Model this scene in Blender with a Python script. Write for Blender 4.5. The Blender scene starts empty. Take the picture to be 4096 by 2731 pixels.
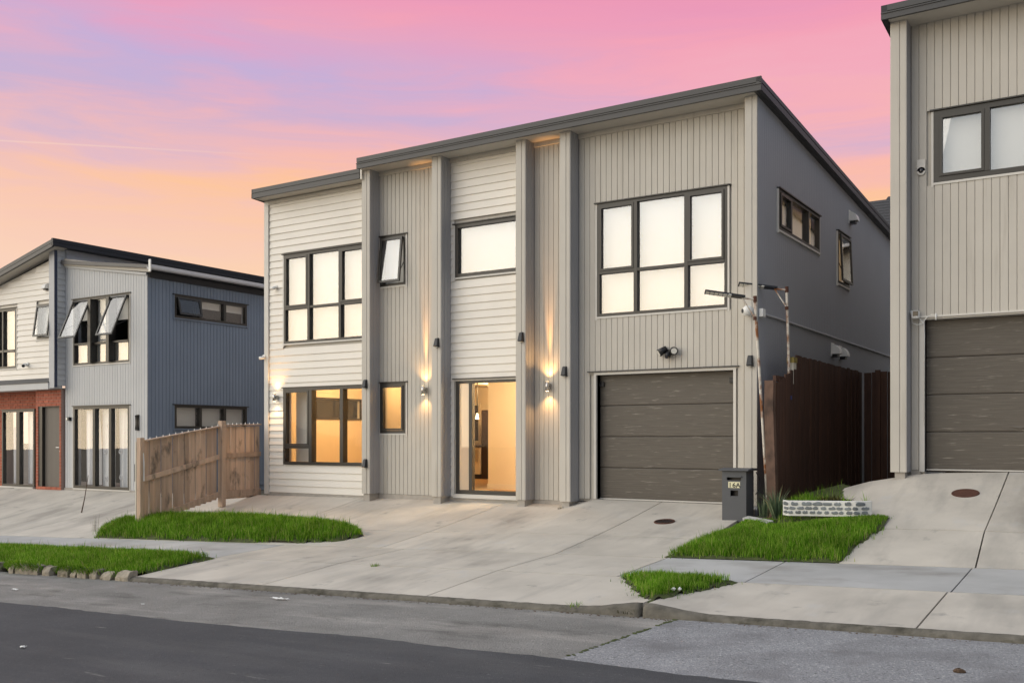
import bpy, bmesh, math, random
import numpy as np
from mathutils import Vector, Matrix, noise as mnoise
random.seed(7)
R = math.radians
SC = bpy.context.scene
COL = SC.collection

# ------------------------------------------------------------------ camera, sky, sun, exposure
F, CX, HY, TH = 3902.0, 2048.0, 1750.0, R(32.6)
S_, C_ = math.sin(TH), math.cos(TH)
cam = bpy.data.cameras.new('camera')
cam.sensor_width = 36.0
cam.lens = F / 4096.0 * 36.0
cam.shift_y = (HY - 1365.5) / 4096.0
cam.clip_start, cam.clip_end = 0.1, 3000
camo = bpy.data.objects.new('camera', cam)
COL.objects.link(camo)
camo.location = (0, 0, 0)
camo.rotation_euler = (R(90), 0, TH)
SC.camera = camo

SUN_AZ = Vector((-0.72, -0.69, 0)).normalized()
SUN_EL = R(20)
world = bpy.data.worlds.new('World')
SC.world = world
world.use_nodes = True
def build_world():
    nt = world.node_tree; N = nt.nodes; L = nt.links
    N.clear()
    out = N.new('ShaderNodeOutputWorld')
    geo = N.new('ShaderNodeNewGeometry')
    def m(op, a, b=None, c=None, clamp=False):
        n = N.new('ShaderNodeMath'); n.operation = op; n.use_clamp = clamp
        for i, v in enumerate((a, b, c)):
            if v is None: continue
            if isinstance(v, (int, float)): n.inputs[i].default_value = v
            else: L.new(v, n.inputs[i])
        return n.outputs[0]
    def ramp(fac, stops):
        n = N.new('ShaderNodeValToRGB'); cr = n.color_ramp
        while len(cr.elements) < len(stops): cr.elements.new(0.5)
        for e, (p, c) in zip(cr.elements, stops): e.position = p; e.color = (*c, 1)
        L.new(fac, n.inputs[0]); return n.outputs[0]
    def mix(f, a, b):
        n = N.new('ShaderNodeMix'); n.data_type = 'RGBA'
        for i, v in ((0, f), (6, a), (7, b)):
            if isinstance(v, (int, float)): n.inputs[i].default_value = v
            elif isinstance(v, tuple): n.inputs[i].default_value = (*v, 1)
            else: L.new(v, n.inputs[i])
        return n.outputs[2]
    tc = N.new('ShaderNodeTexCoord')
    nrm = N.new('ShaderNodeVectorMath'); nrm.operation = 'NORMALIZE'; L.new(tc.outputs['Generated'], nrm.inputs[0])
    sep = N.new('ShaderNodeSeparateXYZ'); L.new(nrm.outputs[0], sep.inputs[0])
    x, y, z = sep.outputs
    def dot(v):
        n = N.new('ShaderNodeVectorMath'); n.operation = 'DOT_PRODUCT'
        L.new(nrm.outputs[0], n.inputs[0]); n.inputs[1].default_value = v
        return n.outputs['Value']
    el = m('MULTIPLY', m('ARCSINE', z), 57.29578)             # elevation in degrees
    # cloud veil: streaks stretched along the horizon and tipped a little, high thin layers
    rt = N.new('ShaderNodeMapping'); rt.vector_type = 'POINT'
    L.new(nrm.outputs[0], rt.inputs[0])
    rt.inputs['Rotation'].default_value = (R(-4.5), R(6.5), R(0))
    rt.inputs['Scale'].default_value = (1.6, 1.6, 13.0)
    warp = N.new('ShaderNodeTexNoise'); warp.inputs['Scale'].default_value = 1.3; warp.inputs['Detail'].default_value = 2
    L.new(rt.outputs[0], warp.inputs['Vector'])
    wv = N.new('ShaderNodeVectorMath'); wv.operation = 'MULTIPLY_ADD'
    L.new(warp.outputs['Color'], wv.inputs[0]); wv.inputs[1].default_value = (0.9, 0.9, 0.9); L.new(rt.outputs[0], wv.inputs[2])
    n1 = N.new('ShaderNodeTexNoise'); n1.inputs['Scale'].default_value = 1.35; n1.inputs['Detail'].default_value = 4; n1.inputs['Roughness'].default_value = 0.45
    off = N.new('ShaderNodeVectorMath'); off.operation = 'ADD'; L.new(wv.outputs[0], off.inputs[0]); off.inputs[1].default_value = (3.1, 7.7, 1.35)
    L.new(off.outputs[0], n1.inputs['Vector'])
    n2 = N.new('ShaderNodeTexNoise'); n2.inputs['Scale'].default_value = 3.8; n2.inputs['Detail'].default_value = 7; n2.inputs['Roughness'].default_value = 0.6
    L.new(wv.outputs[0], n2.inputs['Vector'])
    fac = m('ADD', m('MULTIPLY', n1.outputs[0], 0.66), m('MULTIPLY', n2.outputs[0], 0.34))
    elw = m('ADD', el, m('MULTIPLY', m('SUBTRACT', fac, 0.5), 14.0))
    t = m('DIVIDE', elw, 30.0, clamp=True)
    warm = ramp(t, [(0.0, (0.93, 0.70, 0.52)), (0.20, (0.97, 0.66, 0.46)), (0.40, (1.0, 0.56, 0.31)), (0.50, (0.97, 0.49, 0.40)),
                    (0.62, (0.91, 0.41, 0.50)), (0.78, (0.92, 0.32, 0.44)), (1.0, (0.88, 0.25, 0.38))])
    cool = ramp(t, [(0.0, (0.95, 0.70, 0.54)), (0.30, (0.96, 0.65, 0.49)), (0.42, (0.95, 0.58, 0.45)), (0.51, (0.78, 0.50, 0.56)), (0.60, (0.58, 0.45, 0.64)), (0.71, (0.56, 0.43, 0.68)), (0.79, (0.82, 0.36, 0.53)), (1.0, (0.87, 0.25, 0.40))])
    # the right of the view keeps more of the pink, the left more of the lilac
    lat = dot((-C_, -S_, 0))
    sel = m('ADD', fac, m('MULTIPLY', lat, 0.30))
    cf = N.new('ShaderNodeMapRange'); L.new(sel, cf.inputs[0]); cf.inputs[1].default_value = 0.37; cf.inputs[2].default_value = 0.70
    cf.interpolation_type = 'SMOOTHSTEP'
    cloud = mix(cf.outputs[0], warm, cool)
    # thin contrail: the great circle through the plane with this normal, fading eastwards
    def contrail():
        def dirpx(px, py):
            a, b = (px - CX) / F, (HY - py) / F
            return Vector((a * C_ - S_, a * S_ + C_, b)).normalized()
        p, q = dirpx(0, 563), dirpx(950, 614)
        nn = p.cross(q).normalized()
        d = m('ABSOLUTE', dot(tuple(nn)))
        line = m('SUBTRACT', 1.0, m('DIVIDE', d, 0.0011), clamp=True)
        mid = dirpx(-150, 560)
        fade = N.new('ShaderNodeMapRange'); L.new(dot(tuple(mid)), fade.inputs[0])
        fade.inputs[1].default_value = math.cos(0.27); fade.inputs[2].default_value = math.cos(0.08)
        return m('MULTIPLY', m('MULTIPLY', line, fade.outputs[0]), 0.42)
    cloud = mix(contrail(), cloud, (1.0, 0.72, 0.55))
    # towards the set sun the veil turns to bright cream; overhead to a pale lilac blue
    s = m('ADD', m('MULTIPLY', dot(tuple(SUN_AZ)), 0.5), 0.5)
    sm = N.new('ShaderNodeMapRange'); L.new(s, sm.inputs[0]); sm.inputs[1].default_value = 0.64; sm.inputs[2].default_value = 0.97; sm.interpolation_type = 'SMOOTHSTEP'
    glow = ramp(m('DIVIDE', el, 60.0, clamp=True), [(0.0, (2.35, 1.75, 1.02)), (0.10, (2.30, 1.84, 1.20)), (0.22, (1.62, 1.66, 1.62)), (0.5, (1.42, 1.48, 1.54)), (1.0, (0.86, 0.88, 0.94))])
    # outside the lit cloud bank the sky is plain dusk grey blue
    vw = m('ADD', m('MULTIPLY', dot((-S_, C_, 0)), 1.0), 0.0)
    pk = N.new('ShaderNodeMapRange'); L.new(vw, pk.inputs[0]); pk.inputs[1].default_value = 0.50; pk.inputs[2].default_value = 0.84; pk.interpolation_type = 'SMOOTHSTEP'
    dusk = ramp(m('DIVIDE', el, 60.0, clamp=True), [(0.0, (0.33, 0.35, 0.39)), (0.3, (0.29, 0.33, 0.41)), (1.0, (0.60, 0.66, 0.78))])
    c1 = mix(pk.outputs[0], dusk, cloud)
    c2 = mix(sm.outputs[0], c1, glow)
    zf = N.new('ShaderNodeMapRange'); L.new(el, zf.inputs[0]); zf.inputs[1].default_value = 28; zf.inputs[2].default_value = 60; zf.interpolation_type = 'SMOOTHSTEP'
    c3 = mix(zf.outputs[0], c2, (0.80, 0.84, 0.92))
    bg = N.new('ShaderNodeBackground'); L.new(c3, bg.inputs[0]); bg.inputs[1].default_value = 0.85
    sky = N.new('ShaderNodeTexSky'); sky.sky_type = 'NISHITA'; sky.sun_disc = False
    sky.sun_elevation = SUN_EL; sky.sun_rotation = math.atan2(SUN_AZ.x, SUN_AZ.y)
    bg2 = N.new('ShaderNodeBackground'); L.new(sky.outputs[0], bg2.inputs[0]); bg2.inputs[1].default_value = 0.006
    add = N.new('ShaderNodeAddShader'); L.new(bg.outputs[0], add.inputs[0]); L.new(bg2.outputs[0], add.inputs[1])
    L.new(add.outputs[0], out.inputs[0])
build_world()

sl = bpy.data.lights.new('sun', 'SUN')
sl.energy = 1.35; sl.angle = R(72); sl.color = (1.0, 0.90, 0.76)
so = bpy.data.objects.new('sun', sl); COL.objects.link(so)
sdir = SUN_AZ * math.cos(SUN_EL) + Vector((0, 0, math.sin(SUN_EL)))
so.rotation_euler = (-sdir).to_track_quat('-Z', 'Y').to_euler()
so.location = sdir * 40
SC.view_settings.view_transform = 'Standard'
SC.view_settings.look = 'None'
SC.view_settings.gamma = 1.0
SC.view_settings.use_curve_mapping = False
SC.view_settings.exposure = 0.2

# ------------------------------------------------------------------ pixel to place (photo pixels, real planes)
def ray(x, y):
    a, b = (x - CX) / F, (HY - y) / F
    return a * C_ - S_, a * S_ + C_, b
def pf(x, y, Y):
    r = ray(x, y); t = Y / r[1]; return r[0] * t, r[2] * t
def ps(x, y, X):
    r = ray(x, y); t = X / r[0]; return r[1] * t, r[2] * t

# ------------------------------------------------------------------ terrain height
def lerpk(k, x):
    if x <= k[0][0]: return k[0][1]
    for (a, va), (b, vb) in zip(k, k[1:]):
        if x <= b: return va + (vb - va) * (x - a) / (b - a)
    return k[-1][1]
HOUSE_ROW = [(-60, -1.7), (-26, -1.39), (-20.4, -1.345), (-16.2, -1.262), (-13, -1.222), (-10, -1.205), (-8.45, -1.19), (-8.05, -1.075),
             (-5.1, -1.08), (-4.6, -0.95), (-3.9, -0.76), (-3.4, -0.60), (-2.6, -0.472), (-1.0, -0.475), (60, 0.0)]
YK = 8.75
def zk(X): return -1.548 + 0.0348 * max(-60, min(60, X))
def h(X, Y):
    Xc = max(-60, min(60, X))
    r0 = zk(X)
    if Y <= YK: return r0
    r1 = -1.43 + 0.0345 * Xc
    r2 = -1.36 + 0.0352 * Xc
    r3 = lerpk(HOUSE_ROW, X)
    if Y < 10.2: z = r0 + (r1 - r0) * (Y - YK) / 1.45
    elif Y < 11.65: z = r1 + (r2 - r1) * (Y - 10.2) / 1.45
    elif Y < 15.27:
        f = (Y - 11.65) / 3.62
        z = r2 + (r3 - r2) * f - 0.03 * math.sin(math.pi * f)
    else: z = r3
    bump = math.exp(-((X + 4.05) / 0.42) ** 2) * max(0, 1 - (Y - YK) / 1.2) * 0.075
    return z + bump
def G(px, py):
    r = ray(px, py); d = 3.0
    while d < 60:
        if r[2] * d <= (h(r[0] * d, r[1] * d) if r[1] * d > YK else zk(r[0] * d) - 0.055): break
        d += 0.01
    return Vector((r[0] * d, r[1] * d, r[2] * d))

# ------------------------------------------------------------------ materials
MATS = {}
def mat(name, base, rough=0.6, metal=0.0, var=0.0, vscale=3.0, stretch=(1, 1, 1), bump=0.0, bscale=60.0, bstretch=None, spec=0.4, objrand=0.0,
        streak=None, coat=0.0, world_co=True, stain=None):
    """Principled material with procedural mottling; streak = (colour, scale, stretch, lo, hi), stain likewise."""
    m = bpy.data.materials.new(name); m.use_nodes = True
    nt = m.node_tree; N, L = nt.nodes, nt.links
    p = N['Principled BSDF']
    p.inputs['Roughness'].default_value = rough; p.inputs['Metallic'].default_value = metal
    p.inputs['Specular IOR Level'].default_value = spec
    p.inputs['Coat Weight'].default_value = coat
    if world_co:
        g = N.new('ShaderNodeNewGeometry'); co = g.outputs['Position']
    else:
        g = N.new('ShaderNodeTexCoord'); co = g.outputs['Object']
    def noise(scale, st, detail=4, rgh=0.55):
        mp = N.new('ShaderNodeMapping'); L.new(co, mp.inputs[0]); mp.inputs['Scale'].default_value = st
        n = N.new('ShaderNodeTexNoise'); n.inputs['Scale'].default_value = scale; n.inputs['Detail'].default_value = detail
        n.inputs['Roughness'].default_value = rgh; L.new(mp.outputs[0], n.inputs['Vector']); return n.outputs[0]
    col = None
    def mixc(f, a, b):
        x = N.new('ShaderNodeMix'); x.data_type = 'RGBA'
        for i, v in ((0, f), (6, a), (7, b)):
            if isinstance(v, tuple): x.inputs[i].default_value = (*v, 1)
            elif isinstance(v, float): x.inputs[i].default_value = v
            else: L.new(v, x.inputs[i])
        return x.outputs[2]
    col = tuple(base)
    def rng(v, lo, hi, a=0.0, b=1.0):
        r = N.new('ShaderNodeMapRange'); L.new(v, r.inputs[0]); r.inputs[1].default_value = lo; r.inputs[2].default_value = hi
        r.inputs[3].default_value = a; r.inputs[4].default_value = b; return r.outputs[0]
    if streak:
        sc, s_, st, lo, hi = streak
        col = mixc(rng(noise(s_, st, 5, 0.6), lo, hi), col, tuple(sc))
    if stain:
        for sc, s_, st, lo, hi in (stain if isinstance(stain, list) else [stain]):
            col = mixc(rng(noise(s_, st, 5, 0.6), lo, hi), col, tuple(sc))
    vals = []
    if var: vals.append(rng(noise(vscale, stretch), 0.25, 0.75, 1 - var, 1 + var))
    if objrand:
        oi = N.new('ShaderNodeObjectInfo'); vals.append(rng(oi.outputs['Random'], 0, 1, 1 - objrand, 1 + objrand))
    for v in vals:
        x = N.new('ShaderNodeVectorMath'); x.operation = 'SCALE'
        if isinstance(col, tuple): x.inputs[0].default_value = col
        else: L.new(col, x.inputs[0])
        L.new(v, x.inputs['Scale']); col = x.outputs[0]
    if isinstance(col, tuple): p.inputs['Base Color'].default_value = (*col, 1)
    else: L.new(col, p.inputs['Base Color'])
    if bump:
        b = N.new('ShaderNodeBump'); b.inputs['Strength'].default_value = min(1, bump); b.inputs['Distance'].default_value = 0.01 * max(1, bump)
        L.new(noise(bscale, bstretch or stretch, 3), b.inputs['Height']); L.new(b.outputs[0], p.inputs['Normal'])
    MATS[name] = m
    return m

M = {}
M['clad'] = mat('warm_grey_paint', (0.52, 0.492, 0.442), 0.55, var=0.06, vscale=1.2, objrand=0.025, bump=0.15, bscale=70, bstretch=(8, 8, 0.6), stain=((0.40, 0.37, 0.32), 2.2, (4, 4, 0.22), 0.58, 0.80))
M['cream'] = mat('cream_paint', (0.81, 0.772, 0.705), 0.5, var=0.05, vscale=1.0, objrand=0.02, bump=0.12, bscale=60, bstretch=(0.6, 8, 8))
M['side'] = mat('side_wall_grey', (0.31, 0.325, 0.36), 0.6, var=0.05, vscale=0.7)  # darker, bluer grey than the front cladding
M['finside'] = mat('fin_side_grey', (0.33, 0.33, 0.34), 0.55, var=0.05, vscale=1.2, objrand=0.02, bump=0.12, bscale=70, bstretch=(8, 8, 0.6))  # darker grey, given only to the side boards of the fins
M['trim'] = mat('pale_trim', (0.62, 0.60, 0.56), 0.5, var=0.04, vscale=4)
M['dark'] = mat('bronze_aluminium', (0.032, 0.029, 0.025), 0.38, var=0.1, vscale=6, spec=0.5)
M['fascia'] = mat('charcoal_steel', (0.052, 0.052, 0.054), 0.5, var=0.06, vscale=2, spec=0.5)
M['roof'] = mat('roof_steel', (0.08, 0.08, 0.085), 0.45, var=0.1, vscale=2)
M['blackfascia'] = mat('black_fascia', (0.018, 0.019, 0.024), 0.5, var=0.1, vscale=2)
M['soffit'] = mat('soffit_board', (0.50, 0.47, 0.42), 0.6, var=0.03, vscale=2)
M['plinth'] = mat('plinth_concrete', (0.40, 0.37, 0.33), 0.85, var=0.15, vscale=6, bump=0.4)
M['garage'] = mat('woodgrain_door', (0.104, 0.091, 0.076), 0.5, var=0.16, vscale=7, stretch=(0.35, 1, 7),
                  streak=((0.27, 0.245, 0.21), 5.0, (0.5, 1, 6.5), 0.60, 0.72), bump=0.35, bscale=9, bstretch=(0.3, 1, 9), objrand=0.05)
M['white'] = mat('white_plastic', (0.78, 0.78, 0.76), 0.4)
M['black'] = mat('black_plastic', (0.016, 0.017, 0.02), 0.35)
M['blackglass'] = mat('black_lens', (0.008, 0.008, 0.014), 0.08, spec=0.8)
M['steel'] = mat('brushed_steel', (0.55, 0.53, 0.5), 0.28, metal=1.0)
M['rust'] = mat('rusty_white_pole', (0.66, 0.62, 0.55), 0.65, streak=((0.24, 0.095, 0.035), 3.0, (1, 1, 1.2), 0.47, 0.58), var=0.15, vscale=12)
M['rustiron'] = mat('rusty_iron', (0.085, 0.034, 0.022), 0.8, var=0.25, vscale=20, bump=0.4, bscale=90)
M['iron'] = mat('cast_iron', (0.05, 0.035, 0.03), 0.7, var=0.3, vscale=30, bump=0.3)
M['mailgrey'] = mat('mailbox_grey', (0.085, 0.09, 0.10), 0.5, var=0.06, vscale=5)
M['sticker'] = mat('pale_yellow_sticker', (0.78, 0.74, 0.50), 0.5)
M['ink'] = mat('black_print', (0.012, 0.012, 0.014), 0.6)
M['pine'] = mat('weathered_pine', (0.50, 0.365, 0.27), 0.8, var=0.22, vscale=5, stretch=(3, 3, 0.25), objrand=0.24,
                stain=[((0.17, 0.135, 0.105), 2.6, (1.6, 1.6, 0.7), 0.57, 0.70), ((0.10, 0.075, 0.06), 8, (1.2, 1.2, 0.8), 0.69, 0.74)], bump=0.5, bscale=40, bstretch=(4, 4, 0.3))
M['stainfence'] = mat('dark_stained_timber', (0.062, 0.028, 0.018), 0.65, var=0.3, vscale=5, stretch=(3, 3, 0.25), objrand=0.22,
                      streak=((0.085, 0.036, 0.018), 3, (5, 5, 0.35), 0.55, 0.75), bump=0.4, bscale=40, bstretch=(4, 4, 0.3))
M['postbrown'] = mat('brown_post_timber', (0.145, 0.085, 0.06), 0.7, var=0.2, vscale=5, stretch=(3, 3, 0.3), bump=0.3,
                     stain=((0.06, 0.035, 0.025), 2.2, (1, 1, 0.8), 0.52, 0.65))
M['paleheart'] = mat('pale_raw_timber', (0.58, 0.55, 0.47), 0.8, var=0.12, vscale=5, stretch=(3, 3, 0.3))
M['mossy'] = mat('mossy_timber', (0.25, 0.20, 0.06), 0.85, var=0.3, vscale=9)
M['blue'] = mat('blue_grey_paint', (0.185, 0.23, 0.30), 0.55, var=0.05, vscale=1.0, objrand=0.02, bump=0.15, bscale=70, bstretch=(8, 8, 0.6))
M['palegrey'] = mat('pale_grey_paint', (0.50, 0.51, 0.52), 0.55, var=0.05, vscale=1.2, objrand=0.02, bump=0.12, bscale=70, bstretch=(8, 8, 0.6))
M['midgrey'] = mat('mid_grey_paint', (0.44, 0.45, 0.47), 0.55, var=0.04, vscale=2)
M['navy'] = mat('navy_corner_trim', (0.045, 0.055, 0.095), 0.5)
M['brick'] = mat('red_brick', (0.40, 0.125, 0.075), 0.85, var=0.18, vscale=14, objrand=0.13, bump=0.4, bscale=60)
M['mortar'] = mat('mortar', (0.40, 0.29, 0.25), 0.9, var=0.1, vscale=20)
M['door'] = mat('taupe_door_paint', (0.14, 0.125, 0.11), 0.5, var=0.04, vscale=3)
M['concrete'] = mat('driveway_concrete', (0.495, 0.46, 0.405), 0.88, var=0.15, vscale=1.3, bump=0.25, bscale=140, objrand=0.05,
                    stain=[((0.395, 0.37, 0.33), 1.0, (1.9, 0.34, 1), 0.51, 0.68), ((0.34, 0.315, 0.28), 0.45, (1.6, 0.6, 1), 0.57, 0.68), ((0.30, 0.285, 0.26), 3.0, (1, 1, 1), 0.62, 0.74), ((0.46, 0.45, 0.43), 2.6, (1.0, 0.8, 1), 0.60, 0.80), ((0.20, 0.19, 0.18), 22, (1, 1, 1), 0.735, 0.775)])
M['path'] = mat('footpath_concrete', (0.41, 0.41, 0.405), 0.9, var=0.13, vscale=1.4, bump=0.3, bscale=140, objrand=0.04,
                stain=[((0.29, 0.28, 0.265), 0.9, (0.7, 1.2, 1), 0.50, 0.68), ((0.19, 0.185, 0.18), 24, (1, 1, 1), 0.735, 0.775)])
M['kerb'] = mat('weathered_kerb', (0.13, 0.12, 0.10), 0.95, var=0.35, vscale=7, bump=0.8, bscale=45,
                stain=((0.07, 0.065, 0.05), 5, (1, 1, 2), 0.5, 0.65))
M['kerbstone'] = mat('rough_kerb_stone', (0.33, 0.29, 0.23), 0.95, var=0.3, vscale=9, bump=0.9, bscale=35, objrand=0.12,
                     stain=((0.13, 0.11, 0.07), 6, (1, 1, 1.5), 0.5, 0.66))
M['joint'] = mat('joint_dirt', (0.035, 0.033, 0.028), 0.95, var=0.3, vscale=20)
M['chip'] = mat('chip_seal_grey', (0.215, 0.21, 0.20), 0.95, var=0.22, vscale=1.4, bump=1.6, bscale=55,
                stain=[((0.32, 0.305, 0.285), 0.9, (0.35, 1.8, 1), 0.50, 0.66), ((0.13, 0.127, 0.12), 1.7, (0.5, 1.4, 1), 0.55, 0.70), ((0.36, 0.35, 0.33), 34, (1, 1, 1), 0.60, 0.70), ((0.09, 0.088, 0.085), 30, (1, 1.2, 1), 0.60, 0.70)])
M['chip2'] = mat('chip_seal_blue_grey', (0.27, 0.275, 0.29), 0.95, var=0.16, vscale=2.0, bump=2.0, bscale=60,
                 stain=[((0.44, 0.44, 0.45), 38, (1, 1, 1), 0.54, 0.66), ((0.11, 0.112, 0.12), 34, (1, 1.2, 1), 0.56, 0.68), ((0.21, 0.21, 0.22), 1.6, (1, 1, 1), 0.52, 0.7)])
M['asphalt'] = mat('dark_asphalt', (0.060, 0.063, 0.070), 0.9, var=0.16, vscale=1.2, bump=0.9, bscale=110,
                   stain=[((0.095, 0.096, 0.10), 0.8, (0.3, 1.6, 1), 0.50, 0.72), ((0.24, 0.235, 0.22), 2.2, (0.45, 1.9, 1), 0.66, 0.75), ((0.13, 0.13, 0.135), 40, (1, 1, 1), 0.60, 0.72), ((0.032, 0.033, 0.037), 36, (1, 1, 1), 0.60, 0.72)])
M['soil'] = mat('dark_soil', (0.06, 0.075, 0.022), 0.95, var=0.4, vscale=12, bump=0.8)
M['earth'] = mat('ground_earth', (0.13, 0.12, 0.09), 0.95, var=0.3, vscale=0.6)
M['plaster'] = mat('interior_plaster', (0.76, 0.66, 0.50), 0.8, var=0.03, vscale=2)
M['woodfloor'] = mat('timber_floor', (0.42, 0.25, 0.12), 0.35, var=0.2, vscale=4, stretch=(6, 0.6, 1))
M['nightglass'] = mat('dark_slit_glass', (0.03, 0.03, 0.03), 0.12, spec=0.6)
M['espresso'] = mat('espresso_cabinet', (0.035, 0.018, 0.010), 0.4)
M['cabwhite'] = mat('white_cabinet', (0.72, 0.66, 0.56), 0.4)
M['blind'] = mat('white_blind_fabric', (0.55, 0.54, 0.50), 0.8)
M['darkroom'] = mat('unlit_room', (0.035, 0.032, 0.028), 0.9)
M['shingle'] = mat('dark_shingle', (0.05, 0.052, 0.055), 0.9, var=0.3, vscale=9, stretch=(1, 1, 4), bump=0.6)
M['stonewhite'] = mat('white_mortar_plastic', (0.66, 0.66, 0.64), 0.55, var=0.1, vscale=9)
M['stoneblue'] = mat('blue_grey_stone', (0.17, 0.19, 0.205), 0.6, var=0.25, vscale=12, objrand=0.25)
M['paper'] = mat('white_paper', (0.75, 0.75, 0.73), 0.8)
M['dirtclod'] = mat('brown_clod', (0.085, 0.055, 0.035), 0.95, var=0.4, vscale=60, bump=0.8)
M['ledlens'] = mat('pale_led_lens', (0.75, 0.74, 0.68), 0.25)
M['gutterwhite'] = mat('pale_grey_gutter', (0.55, 0.55, 0.57), 0.45, var=0.05, vscale=3)

def emis(name, col, strength):
    m = bpy.data.materials.new(name); m.use_nodes = True
    p = m.node_tree.nodes['Principled BSDF']
    p.inputs['Base Color'].default_value = (0.8, 0.7, 0.5, 1)
    p.inputs['Emission Color'].default_value = (*col, 1); p.inputs['Emission Strength'].default_value = strength
    return m
M['bulb'] = emis('lamp_glow', (1.0, 0.72, 0.38), 14.0)
M['roomlamp'] = emis('ceiling_lamp_glow', (1.0, 0.74, 0.42), 6.0)

def glass(name, refl, tint=(1, 1, 1), rough=0.01, body=None, bodyf=0.0):
    """Architectural glass: clear body plus a coated reflection that grows at grazing angles."""
    m = bpy.data.materials.new(name); m.use_nodes = True
    nt = m.node_tree; N, L = nt.nodes, nt.links; N.clear()
    out = N.new('ShaderNodeOutputMaterial')
    tr = N.new('ShaderNodeBsdfTransparent'); tr.inputs[0].default_value = (*tint, 1)
    base = tr.outputs[0]
    if body:
        tl = N.new('ShaderNodeBsdfTranslucent'); tl.inputs[0].default_value = (*body, 1)
        df = N.new('ShaderNodeBsdfDiffuse'); df.inputs[0].default_value = (*body, 1)
        a = N.new('ShaderNodeMixShader'); a.inputs[0].default_value = 0.5; L.new(tl.outputs[0], a.inputs[1]); L.new(df.outputs[0], a.inputs[2])
        b = N.new('ShaderNodeMixShader'); b.inputs[0].default_value = bodyf; L.new(tr.outputs[0], b.inputs[1]); L.new(a.outputs[0], b.inputs[2]); base = b.outputs[0]
    gl = N.new('ShaderNodeBsdfGlossy'); gl.inputs['Roughness'].default_value = rough; gl.inputs[0].default_value = (1, 1, 1, 1)
    # very slight waviness so reflections are not mirror perfect
    nz = N.new('ShaderNodeTexNoise'); nz.inputs['Scale'].default_value = 1.1
    g = N.new('ShaderNodeNewGeometry'); L.new(g.outputs['Position'], nz.inputs['Vector'])
    bp = N.new('ShaderNodeBump'); bp.inputs['Strength'].default_value = 0.004; bp.inputs['Distance'].default_value = 0.1
    L.new(nz.outputs[0], bp.inputs['Height']); L.new(bp.outputs[0], gl.inputs['Normal'])
    lw = N.new('ShaderNodeLayerWeight'); lw.inputs[0].default_value = 0.5
    pw = N.new('ShaderNodeMath'); pw.operation = 'POWER'; L.new(lw.outputs['Facing'], pw.inputs[0]); pw.inputs[1].default_value = 5.0
    mr = N.new('ShaderNodeMapRange'); L.new(pw.outputs[0], mr.inputs[0]); mr.inputs[3].default_value = refl; mr.inputs[4].default_value = 0.9
    mx = N.new('ShaderNodeMixShader'); L.new(mr.outputs[0], mx.inputs[0]); L.new(base, mx.inputs[1]); L.new(gl.outputs[0], mx.inputs[2])
    L.new(mx.outputs[0], out.inputs[0])
    return m
M['glass'] = glass('clear_glass', 0.006)
M['glassmir'] = glass('coated_glass', 0.132)
M['glassfrost'] = glass('frosted_glass', 0.08, body=(0.8, 0.75, 0.65), bodyf=0.85)
M['glassmid'] = glass('tinted_glass', 0.06)
def sheer_fabric(name, col):
    m = bpy.data.materials.new(name); m.use_nodes = True
    nt = m.node_tree; N, L = nt.nodes, nt.links; N.clear()
    out = N.new('ShaderNodeOutputMaterial'); d = N.new('ShaderNodeBsdfDiffuse'); d.inputs[0].default_value = (*col, 1)
    t = N.new('ShaderNodeBsdfTranslucent'); t.inputs[0].default_value = (*col, 1)
    mx = N.new('ShaderNodeMixShader'); L.new(d.outputs[0], mx.inputs[1]); L.new(t.outputs[0], mx.inputs[2]); L.new(mx.outputs[0], out.inputs[0])
    return m
M['litblind'] = sheer_fabric('translucent_blind', (0.75, 0.70, 0.60))
def lace(name, col, f):
    m = bpy.data.materials.new(name); m.use_nodes = True
    nt = m.node_tree; N, L = nt.nodes, nt.links; N.clear()
    out = N.new('ShaderNodeOutputMaterial')
    d = N.new('ShaderNodeBsdfDiffuse'); d.inputs[0].default_value = (*col, 1)
    tr = N.new('ShaderNodeBsdfTransparent')
    mx = N.new('ShaderNodeMixShader'); mx.inputs[0].default_value = f
    L.new(tr.outputs[0], mx.inputs[1]); L.new(d.outputs[0], mx.inputs[2]); L.new(mx.outputs[0], out.inputs[0])
    return m
M['curtain'] = lace('white_curtain', (0.82, 0.82, 0.83), 0.95)
M['sheer'] = lace('sheer_lace', (0.84, 0.86, 0.88), 0.82)

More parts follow.
